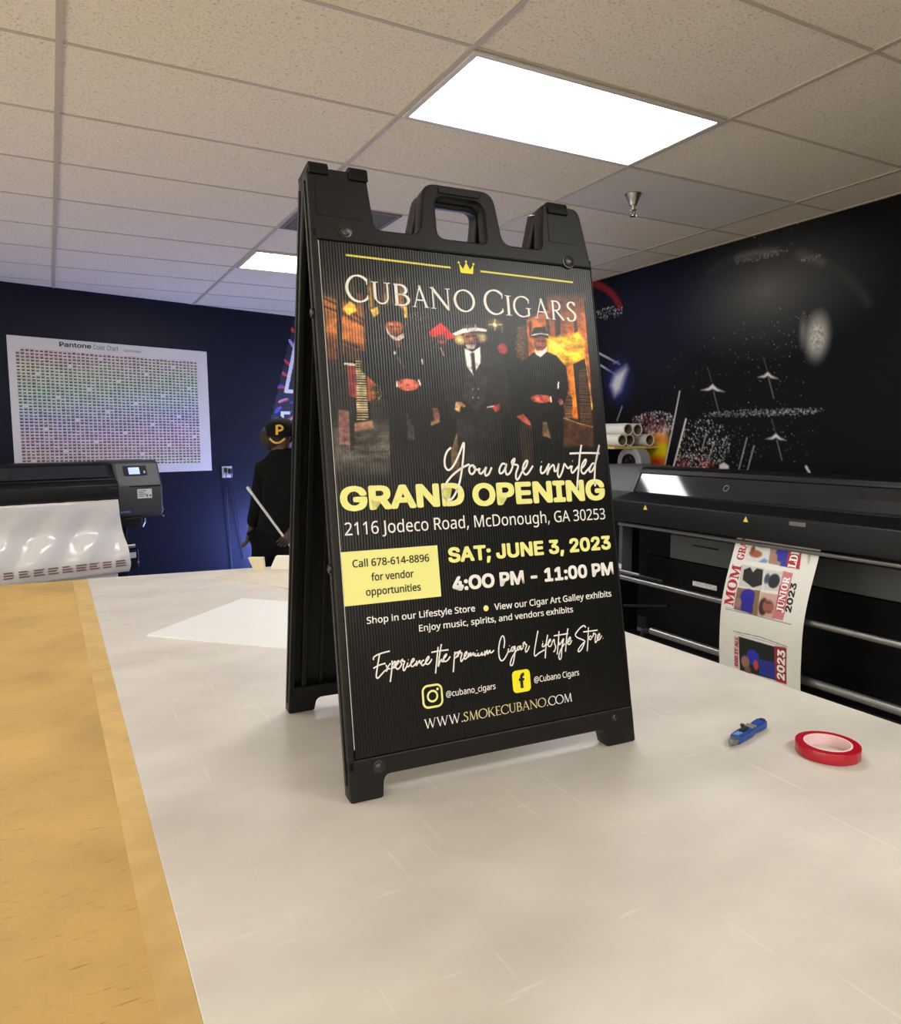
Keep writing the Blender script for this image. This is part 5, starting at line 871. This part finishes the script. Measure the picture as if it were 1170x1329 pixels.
# print coordinates: a = distance from the left (far) edge 0..0.497, s = length from the slot
SB = json.loads(r'''{"P":[["p",[[71,18],[215,21],[231,149],[90,157]],[206,206,202],2],["e",[[169,48],[40,27]],[60,50,46],4],["e",[[171,54],[24,20]],[225,222,215],4],["e",[[141,111],[40,20]],[150,86,56],4],["e",[[119,93],[13,24]],[128,60,44],4],["p",[[169,152],[200,126],[227,136],[216,151]],[120,150,190],2],["p",[[217,27],[393,11],[412,152],[231,149]],[150,132,122],2],["p",[[215,21],[319,18],[317,56],[232,50]],[70,40,40],2],["e",[[297,92],[38,39]],[36,44,150],4],["e",[[256,118],[20,26]],[170,120,100],4],["p",[[310,83],[357,96],[359,152],[300,152]],[44,50,150],2],["p",[[323,27],[395,18],[412,152],[336,150]],[168,36,52],2],["p",[[76,179],[220,178],[234,291],[91,296]],[196,194,186],2],["p",[[97,205],[131,186],[155,210],[172,186],[211,187],[227,265],[178,288],[105,259]],[18,20,20],2],["p",[[222,184],[337,178],[343,277],[241,289]],[200,200,196],2],["e",[[290,233],[33,37]],[24,28,28],4],["e",[[247,228],[15,26]],[60,66,90],4],["p",[[84,304],[220,297],[234,423],[84,422]],[120,96,84],2],["e",[[160,345],[47,45]],[36,34,150],4],["p",[[196,297],[227,295],[234,423],[206,426]],[128,104,64],2],["e",[[106,383],[20,26]],[160,118,100],4],["p",[[126,379],[199,378],[202,424],[129,419]],[44,40,140],2],["p",[[232,301],[341,297],[336,421],[234,423]],[196,160,150],2],["e",[[260,372],[26,44]],[60,40,36],4],["e",[[289,366],[33,35]],[150,92,78],4],["e",[[285,347],[15,5]],[70,44,40],4],["e",[[294,391],[16,4]],[110,60,56],4],["p",[[328,174],[384,177],[388,378],[383,417],[321,418],[335,272]],[196,120,124],2],["p",[[328,247],[377,251],[381,379],[336,375]],[178,60,70],2],["s",[[22,431],[222,426],[431,426]],[60,58,56],1,3],["s",[[29,422],[229,419]],[120,116,110],1,2],["s",[[94,539],[262,530],[420,541]],[60,58,56],1,3],["s",[[99,549],[263,544],[413,548]],[120,116,110],1,2],["p",[[128,559],[347,558],[359,730],[139,740]],[26,28,26],2],["e",[[220,649],[39,41]],[40,50,170],4],["e",[[240,684],[16,27]],[190,70,80],4],["p",[[259,645],[351,640],[359,724],[260,727]],[40,48,140],2],["e",[[173,685],[27,33]],[150,110,96],4],["e",[[188,727],[20,22]],[120,84,72],4],["p",[[347,555],[416,548],[421,732],[359,734]],[150,30,44],2],["s",[[96,571],[124,567],[119,733]],[190,120,124],1,2],["p",[[99,562],[128,562],[131,735],[102,730]],[206,176,174],3],["p",[[420,8],[452,10],[480,120],[448,115]],[172,170,162],6]],"T":[["MOM#","r",0.079,0.408,0.187,0.064],["GRAN#","r",0.078,0.157,0.022,0.049],["LDH#","w",0.39,0.15,0.046,0.047],["JUNIOR#","w",0.377,0.379,0.2,0.04],["2023","k",0.422,0.371,0.223,0.035],["2023","w",0.4105,0.718,0.565,0.0445],["DID IT ALL","r",0.1265,0.723,0.562,0.0215]]}''')
NA, NS = 150, 300
ga = np.linspace(.03, .455, NA); gs = np.linspace(.05, .93, NS); X, Y = np.meshgrid(ga * 1000, gs * 1000, indexing='ij')
img = paint(X, Y, (223, 222, 213), SB['P'], 1.0, 6)
pts = np.array([[list(bend(BY1 - a, s, .0018)) for s in gs] for a in ga]); 
Mi = np.array(chain(pb).translation)
link_mesh('photo_print', ink_grid('photo_print', pts - Mi, img), print_mat('banner_ink', .4), pb)
M_RED = mat('ink_red', (172, 30, 52), .4); M_BLUEI = mat('ink_dark', (26, 24, 30), .4)
for txt, m, a0, s0, s1, cap in SB['T']:
    slab_face = txt.endswith('#') and SERIFB is not None
    txt = txt.rstrip('#')
    if slab_face: txt = ''.join(chr(0x1D400 + ord(c) - 65) for c in txt)      # bold serif capitals
    mb = MB(); fit_text(mb, txt, 0, s0 - s1, 0, cap, lambda u, v: bend(BY1 - (a0 - v), s0 - u, .0024), font=SERIFB if slab_face else SANS, bold=.012 if slab_face else .035)
    obj('banner_lettering', mb, {'r': M_RED, 'k': M_BLUEI, 'w': M_WHITE}[m], pb, smooth=False, normals=False)

# ------------------------------------------------------------------ media rolls on the wall shelf
ws = thing('wall_shelf', 'wooden wall shelf above the right printer holding white media tubes', 'shelf', (3.9, 4.8, 1.2))
M_SHELF = mat('shelf_wood', (196, 172, 108), .5, var=.15, scale=12)
obj('board', MB().box(3.68, XR - .002, 4.27, 5.3, 1.442, 1.462), M_SHELF, ws, bevel=.003)
obj('board', MB().box(3.78, XR - .002, 4.22, 5.3, 1.205, 1.222), mat('shelf_dark', (40, 38, 38), .6, var=.1), ws, bevel=.003)
for y in (4.55, 5.2):
    obj('bracket', MB().box(4.085, XR - .003, y, y + .03, 1.1, 1.442).box(3.74, 4.09, y, y + .03, 1.425, 1.442).box(3.85, 4.09, y, y + .03, 1.19, 1.205), M_P3, ws)
M_WRAP = mat('roll_wrap', (216, 215, 208), .45, var=.03, scale=6); M_CORE = mat('cardboard_core', (112, 92, 66), .8, var=.15)
tubes = [(3.795, 1.588, 4.25, 'upper left'), (3.896, 1.586, 4.26, 'upper right'), (3.74, 1.508, 4.25, ''), (3.838, 1.508, 4.28, ''), (4.01, 1.508, 4.25, '')]
tl = ['white media tube on top of the stack, the one closer to the sign', 'white media tube on top of the stack, the one closer to the explosion picture', 'white media tube in the bottom row on the shelf, closest to the sign', 'white media tube in the bottom row, middle of the three', 'white media tube in the bottom row on the shelf, beside the yellow explosion']
for k, (x, z, y, _) in enumerate(tubes):
    t = thing('media_tube', tl[k], 'tube', (x, y, z), 0, 'white media tubes on the wall shelf')
    ln = .95 - .06 * k
    obj('paper_wrap', MB().lathe([(.0375, 0), (.0455, 0), (.0455, ln), (.0375, ln)], (x, y, z), (0, 1, 0), 32, closed=True), M_WRAP, t)
    obj('core', MB().lathe([(.033, .003), (.0374, .003), (.0374, ln - .003), (.033, ln - .003)], (x, y, z), (0, 1, 0), 32, closed=True), M_CORE, t)
sr = thing('film_roll', 'grey film roll with black spoked hub below the white media tubes', 'roll', (3.86, 4.32, 1.222))
c0 = Vector((3.86, 4.32, 1.222 + .118)); ax = Vector((1, .12, 0)).normalized()
obj('film', MB().lathe([(.064, .01), (.1, .006), (.116, .014), (.117, .12), (.1, .13), (.064, .126)], c0, ax, 48, closed=True), mat('grey_film', (150, 151, 154), .4, var=.08), sr)
mb = MB().lathe([(.05, 0), (.0635, 0), (.0635, .12), (.05, .12)], c0, ax, 40, closed=True).cyl(c0 + ax * .004, c0 + ax * .03, .018)
q = ax.to_track_quat('Z', 'Y').to_matrix().to_4x4()
for k in range(5): mb.box(.012, .054, -.007, .007, .004, .016, M=Matrix.Translation(c0) @ q @ Matrix.Rotation(k * 2 * PI / 5, 4, 'Z'))
obj('hub', mb, M_P3, sr)
obj('hub_disc', MB().cyl(c0 + ax * .02, c0 + ax * .024, .052, n=32), mat('hub_inner', (52, 53, 56), .5), sr)

# ------------------------------------------------------------------ left printer near the back wall
def LW(poly, u0, u1): return MB().prism(poly, u0, u1, lambda v, z, h: W(h, v, z))
lp = thing('wide_format_printer', 'grey black printer with small lit screen standing before the colour chart', 'printer', W(-.4, .6, 0), WROT)
M_PG = mat('printer_charcoal', (48, 49, 52), .45, var=.04)
obj('control_end', LW([(.3, .87), (.3, 1.32), (.34, 1.345), (.74, 1.345), (.765, 1.335), (.85, 1.15), (.86, 1.13), (.86, .9), (.83, .87)], -.07, .305), M_PG, lp, bevel=.018, seg=4)
obj('lower_cover', LW([(.4, .785), (.4, .875), (.84, .875), (.84, .82), (.81, .785)], -.06, .13), M_P1, lp, bevel=.01)
obj('seam', LW([(.842, 1.14), (.848, 1.14), (.866, 1.136), (.866, 1.132), (.84, 1.132)], .03, .285), M_P3, lp)
sl = Vector((0, 0, 0))
def face(u, t, h=.002):   # sloping control face
    a, b = Vector((.765, 1.335)), Vector((.85, 1.15)); p = a + (b - a) * t; n = Vector((.185, .085)).normalized(); p = p + n * h
    return W(u, p.x, p.y)
def on_face(name, u0, u1, t0, t1, m, h0=.001, h1=.004, par=lp):
    mb = MB(); mb._new([face(u0, t0, h0), face(u1, t0, h0), face(u1, t1, h0), face(u0, t1, h0), face(u0, t0, h1), face(u1, t0, h1), face(u1, t1, h1), face(u0, t1, h1)], [(0, 1, 2, 3), (7, 6, 5, 4), (0, 4, 5, 1), (1, 5, 6, 2), (2, 6, 7, 3), (3, 7, 4, 0)]); return obj(name, mb, m, par, smooth=False)
scp = on_face('control_panel', .005, .195, .18, .62, mat('screen_bezel', (8, 9, 20), .5, spec=.2))
on_face('screen', .045, .135, .26, .56, mat('lit_screen', (90, 110, 220), .2, emit=(96, 118, 232), estr=.7), .004, .005, scp)
on_face('button', .168, .18, .42, .52, mat('button_grey', (170, 170, 176), .4), .004, .006, scp)
t = obj('info_sticker', LW([(.8605, 1.03), (.8605, 1.108), (.862, 1.108), (.862, 1.03)], .09, .21), mat('sticker_white', (200, 198, 196), .5, var=.06, scale=60), lp, smooth=False)
mb = MB()
for r in range(4): mb.flat([W(.098, .8625, 1.097 - r * .015), W(.098, .8625, 1.091 - r * .015), W(.165 - (.02 if r % 2 else 0), .8625, 1.091 - r * .015), W(.165 - (.02 if r % 2 else 0), .8625, 1.097 - r * .015)])
for k in range(2): mb._new([W(.168 + k * .028 + .009 * math.cos(i * PI / 6), .8625, 1.052 + .009 * math.sin(i * PI / 6)) for i in range(12)], [tuple(range(12))])
obj('sticker_print', mb, mat('sticker_ink', (84, 84, 88), .5), t, smooth=False)
obj('blue_tab', LW([(.86, .915), (.872, .915), (.872, .93), (.86, .93)], -.06, .025), mat('tab_blue', (92, 92, 150), .4), lp, bevel=.002)
for z in (.92, .862): obj('latch', LW([(.845, z), (.868, z), (.868, z + .014), (.845, z + .014)], .294, .306), M_ALU, lp, bevel=.002)
obj('lever', MB().tube([W(.145, .86, .862), W(.14, .868, .83), W(.118, .87, .79)], .005, 8), M_ALU, lp)
LU0 = -1.75
obj('top_cover', LW([(.3, 1.0), (.3, 1.335), (.7, 1.335), (.72, 1.32), (.83, 1.2), (.83, 1.0)], LU0, -.07), M_P1, lp, bevel=.006)
mb = MB(); a, b = Vector((.725, 1.318)), Vector((.828, 1.206)); n = Vector((.112, .103)).normalized()
pa, pb_, pc, pd = a + (b - a) * .12 + n * .003, a + (b - a) * .92 + n * .003, a + (b - a) * .92 + n * .008, a + (b - a) * .12 + n * .008
obj('window', LW([(pa.x, pa.y), (pb_.x, pb_.y), (pc.x, pc.y), (pd.x, pd.y)], LU0 + .05, -.12), M_GLASS, lp)
obj('front_lip', LW([(.78, 1.03), (.78, 1.2), (.83, 1.2), (.925, 1.165), (.93, 1.15), (.93, 1.06), (.9, 1.03)], LU0, -.075), M_P1, lp, bevel=.008)
obj('grip_mark', LW([(.931, 1.128), (.933, 1.128), (.933, 1.138), (.931, 1.138)], -.16, -.085), M_PG, lp)
obj('end_block', LW([(.3, .87), (.3, 1.345), (.74, 1.345), (.86, 1.13), (.86, .87)], LU0 - .3, LU0), M_PG, lp, bevel=.02, seg=3)
for u in (-.03, LU0 - .15):
    t = obj('stand_leg', LW([(.5, .05), (.5, .87), (.66, .87), (.66, .05)], u, u + .09), M_P3, lp, bevel=.005)
    obj('foot', LW([(.25, .02), (.25, .07), (.95, .07), (.95, .02)], u, u + .09), M_P3, t, bevel=.005)
obj('roller_bar', MB().cyl(W(LU0, .84, .632), W(.055, .84, .632), .018, n=18), M_ALU, lp)
obj('bar_arm', LW([(.66, .6), (.66, .66), (.82, .65), (.82, .61)], .0, .03), M_P3, lp)
obj('takeup_box', LW([(.6, .43), (.6, .6), (.84, .6), (.84, .43)], -.02, .085), M_P3, lp, bevel=.008)
obj('box_label', LW([(.841, .53), (.841, .578), (.8425, .578), (.8425, .53)], -.002, .062), mat('box_label_white', (186, 190, 198), .5), lp, smooth=False)
obj('knob', MB().lathe([(.008, 0), (.008, .01), (0, .012)], W(.075, .84, .49), WN, 16), M_ALU, lp)
obj('cross_beam', LW([(.54, .18), (.54, .25), (.62, .25), (.62, .18)], LU0 - .1, .0), M_P3, lp)
# glossy white media
mpath = catmull([(.9, 1.06), (.915, 1.0), (.905, .9), (.9, .8), (.93, .7), (.955, .6), (.96, .52), (.94, .455), (.9, .43), (.86, .45)], 5)
mlen = len(mpath)
def edge_u(k): 
    z = mpath[k][1]; return -.085 + .06 * min(1, max(0, (1.0 - z) / .48))
grid = []
for k in range(mlen):
    row = []
    for j in range(25):
        s = j / 24; u = LU0 + .35 + (edge_u(k) - LU0 - .35) * s
        wv = .012 * math.sin(s * 26 + k * .28) * max(0, math.sin(PI * min(1, k / mlen * 1.2))) + .006 * math.sin(s * 61 + k * .7)
        row.append(W(u, mpath[k][0] + wv * (.3 if k < 8 else 1), mpath[k][1]))
    grid.append(row)
wm = thing('white_media', 'glossy white printed media hanging from the left printer', 'media', W(-.5, .9, .43), WROT)
obj('sheet', MB().sheet(grid, .001), mat('gloss_media', (214, 212, 208), .12, spec=.6), wm)
mb = MB(); r_ = random.Random(3)
kk = min(range(mlen), key=lambda k: abs(mpath[k][1] - .53))
for i in range(9):
    u0 = -.95 + i * .1; 
    for r in range(3): mb.flat([W(u0, .978, .545 - r * .02), W(u0 + r_.uniform(.05, .085), .978, .545 - r * .02), W(u0 + r_.uniform(.05, .085), .978, .533 - r * .02), W(u0, .978, .533 - r * .02)])
obj('blurred_print', mb, mat('brown_ink', (120, 92, 88), .4), wm, smooth=False, normals=False)
mb = LW([(.7, .25), (.7, .5), (.88, .43), (.88, .25)], LU0 + .4, -.1)
o = obj('media_slack', mb, mat('media_back', (196, 192, 184), .5), loc=W(-.6, .8, .25), bevel=.02, seg=3); tag(o, 'pale slack of media gathered under the left printer', 'media')

# ------------------------------------------------------------------ person seen from behind near the far end of the table
P0 = F0 * 5.0 + rgt * (-1.11)
pe = thing('person', 'person in dark clothes and black cap seen from behind, bending an arm, beyond the table', 'person', (P0.x, P0.y, 0), -YAW)
def skin(name, V, E, R, m, root, parent, sub=2):
    me = bpy.data.meshes.new(name); me.from_pydata([Vector(v) for v in V], E, []); me.materials.append(m)
    o = bpy.data.objects.new(name, me); COL.objects.link(o); o.parent = parent
    sk = o.modifiers.new('skin', 'SKIN'); sk.use_smooth_shade = True
    if not me.skin_vertices: me.skin_vertices.new()
    for i, r in enumerate(R):
        rr = r if isinstance(r, (tuple, list)) else (r, r); me.skin_vertices[0].data[i].radius = rr
    me.skin_vertices[0].data[root].use_root = True
    ss = o.modifiers.new('round', 'SUBSURF'); ss.levels = sub; ss.render_levels = sub
    return o
M_SKIN = mat('skin', (62, 42, 34), .55, var=.05); M_SHIRT = mat('dark_sweater', (9, 12, 14), .9, spec=.15, var=.15, scale=30); M_TROU = mat('dark_trousers', (9, 10, 15), .9, spec=.15, var=.15, scale=30)
V, E, R = [], [], []
def node(p, r, par=None):
    V.append(p); R.append(r); i = len(V) - 1
    if par is not None: E.append((par, i))
    return i
pel = node((-.03, 0, .93), (.13, .1)); bel = node((-.02, 0, 1.06), (.12, .095), pel); chst = node((-.01, .01, 1.24), (.14, .1), bel); ubk = node((-.02, .02, 1.345), (.1, .08), chst)
nk = node((-.04, .03, 1.43), .05, ubk); hd0 = node((-.045, .04, 1.5), .07, nk); hd1 = node((-.045, .04, 1.57), .088, hd0); hd2 = node((-.045, .04, 1.625), .06, hd1)
nose = node((-.045, .135, 1.53), .012, hd0); 
for s in (-1, 1): node((-.045 + s * .09, .04, 1.535), .014, hd0)
arms = {}
for s, pts in ((-1, [(-.15, .02, 1.32), (-.185, -.01, 1.09), (-.265, .06, .9)]), (1, [(.13, .02, 1.32), (.19, -.04, 1.09), (.07, -.16, .93)])):
    a = node(pts[0], .055, ubk); b = node(pts[1], .042, a); c = node(pts[2], .027, b); d = Vector(pts[2]) - Vector(pts[1]); d.normalize()
    side = Vector((0, 1, 0)) if s < 0 else Vector((1, .3, 0)); side = (side - d * side.dot(d)).normalized(); nrm = d.cross(side)
    p = Vector(pts[2]) + d * .05; palm = node(p, (.035, .02), c); arms[s] = p + d * .03
    for k, (off, L1) in enumerate(((-.027, .062), (-.009, .074), (.009, .07), (.027, .055))):
        q0 = p + d * .035 + side * off; k0_ = node(q0, .0095, palm); q1 = q0 + d * L1 * .55 + nrm * .012 * s; k1_ = node(q1, .0085, k0_); node(q1 + d * L1 * .35 + nrm * .028 * s, .0075, k1_)
    q0 = p - d * .01 + side * .034; k0_ = node(q0, .011, palm); node(q0 + d * .035 + side * .02, .009, k0_)
for s in (-1, 1):
    h = node((-.03 + s * .1, 0, .87), .085, pel); k_ = node((-.05 + s * .13, .02, .48), .058, h); an = node((-.05 + s * .14, -.02, .09), .038, k_); node((-.05 + s * .15, .12, .045), (.04, .03), an)
skin('body', V, E, R, M_SKIN, 0, pe)
V, E, R = [], [], []
a = node((-.04, 0, .78), (.2, .15)); a = node((-.04, 0, .9), (.195, .145), a); b = node((-.025, 0, 1.04), (.17, .135), a); c = node((-.01, .01, 1.24), (.175, .13), b); d = node((-.02, .02, 1.36), (.12, .095), c); e_ = node((-.035, .03, 1.43), (.085, .08), d); node((-.04, .03, 1.475), (.09, .085), e_)
for s, pts in ((-1, [(-.155, .02, 1.325), (-.19, -.01, 1.09), (-.258, .055, .925)]), (1, [(.135, .02, 1.325), (.195, -.04, 1.09), (.078, -.15, .945)])):
    e = node(pts[0], .075, d); g = node(pts[1], .062, e); node(pts[2], .048, g)
skin('sweater', V, E, R, M_SHIRT, 0, pe)
V, E, R = [], [], []
a = node((-.035, 0, .9), (.175, .13))
for s in (-1, 1):
    h = node((-.04 + s * .105, 0, .82), .11, a); k_ = node((-.06 + s * .14, .02, .48), .085, h); node((-.055 + s * .15, -.01, .1), .07, k_)
skin('trousers', V, E, R, M_TROU, 0, pe)
for s in (-1, 1):
    mb = MB().lathe([(0, 0), (.045, 0), (.05, .02), (.045, .06), (.03, .075), (0, .08)], (0, 0, 0), (0, 0, 1), 20)
    for v in mb.bm.verts: v.co = Vector((v.co.x * .95 - .05 + s * .15, v.co.y * 2.6 + .05, v.co.z))
    child('shoe', mb, mat('shoe_black', (20, 20, 22), .5), pe)
M_HAIR = mat('dark_hair', (40, 30, 25), .8, var=.3, scale=60, bump=.5, bscale=90)
mb = MB().lathe([(0, -.085), (.05, -.078), (.088, -.04), (.1, .0), (.096, .04), (.07, .075), (0, .09)], (0, 0, 0), (0, 0, 1), 28)
for v in mb.bm.verts: v.co = Vector((v.co.x * 1.0 - .075, v.co.y * .95 + .03, v.co.z + 1.535)) + Vector((1, 1, 0)) * .006 * math.sin(v.co.x * 140) * math.cos(v.co.z * 120)
child('hair', mb, M_HAIR, pe)
M_CAP = mat('cap_black', (11, 11, 12), .9, spec=.2, var=.1, scale=40); M_CAPY = mat('cap_yellow', (214, 168, 40), .6)
mb = MB().lathe([(.112, 0), (.113, .02), (.108, .06), (.09, .095), (.055, .118), (.012, .127), (0, .127)], (0, 0, 0), (0, 0, 1), 32)
for v in mb.bm.verts: v.co = Vector((v.co.x * .98 - .035, v.co.y * 1.05 + .03, v.co.z + 1.545))
capo = child('cap', mb, M_CAP, pe)
mb = MB().lathe([(0, 0), (.012, 0), (.012, .006), (0, .008)], (-.035, .03, 1.671), (0, 0, 1), 14); child('cap_button', mb, M_CAP, capo)
mb = MB().prism([(.07, .1), (.06, .15), (.03, .19), (-.03, .19), (-.06, .15), (-.07, .1)], 1.548, 1.556, lambda a, b, h: Vector((a - .035, b + .02, h))); child('cap_brim', mb, M_CAP, capo, bevel=.003)
def capsurf(a, z, h=.003):   # back of the cap
    r = .1125 * (1 if z < .03 else 1 - (z - .03) * 1.2) + h
    return Vector((math.sin(a) * r * .98 - .035, -math.cos(a) * r * 1.05 + .03, 1.545 + z))
mb = MB(); ribbon(mb, [(0, .012), (0, .075)], .016, lambda u, v: capsurf(u / .11, v)); ribbon(mb, [(0, .07)] + arc(.012, .056, .026, .017, 90, -90, 10) + [(0, .038)], .013, lambda u, v: capsurf(u / .11, v))
child('cap_letter', mb, M_CAPY, capo, smooth=False, normals=False)
mb = MB(); ribbon(mb, [(-.05 + .1 * k / 10, -.012 - .03 * math.sin(PI * k / 10)) for k in range(11)], .013, lambda u, v: capsurf(u / .11, v, .006))
child('cap_strap', mb, mat('strap_tan', (196, 150, 70), .6), capo, smooth=False, normals=False)
for s in (-1, 1): child('eye', MB().lathe([(0, -.011), (.009, -.006), (.011, 0), (.009, .006), (0, .011)], (-.045 + s * .034, .122, 1.555), (0, 1, 0), 14), mat('eye_white', (210, 205, 198), .3), pe)
# pale rod in the right hand, crossing behind the back
Mw = chain(pe); hp = Mw @ arms[1]
tp_ = P0 + rgt * (-.213) + Vector((0, 0, 1.221)) - F0 * .2; dirv = (hp - tp_).normalized()
o = obj('white_rod', MB().tube([tp_, tp_ + dirv * .02, tp_ + dirv * .05, tp_ + dirv * .72], [.008, .011, .009, .008], 12), mat('rod_white', (206, 208, 206), .4), loc=tp_)
tag(o, 'thin white rod held slanting behind the back of the person', 'rod')

# ------------------------------------------------------------------ added cool light box, unseen behind the sign, for the back wall glow
lb = thing('added_light_box', 'added cool blue fill light box on the floor, unseen behind the sign and the person', 'light box', W(2.25, .5, 0), WROT)
obj('cabinet', LW([(.3, .02), (.3, .66), (.62, .66), (.62, .02)], 2.02, 2.5), M_P1, lb, bevel=.006)
M_BOXL = mat('fill_box_panel', (190, 200, 255), .4, emit=(132, 152, 255), estr=BOX_FILL_W)
obj('side_panel', LW([(.33, .06), (.33, .63), (.59, .63), (.59, .06)], 2.012, 2.019), M_BOXL, lb, smooth=False)
obj('back_panel', LW([(.293, .06), (.293, .63), (.299, .63), (.299, .06)], 2.04, 2.48), M_BOXL, lb, smooth=False)
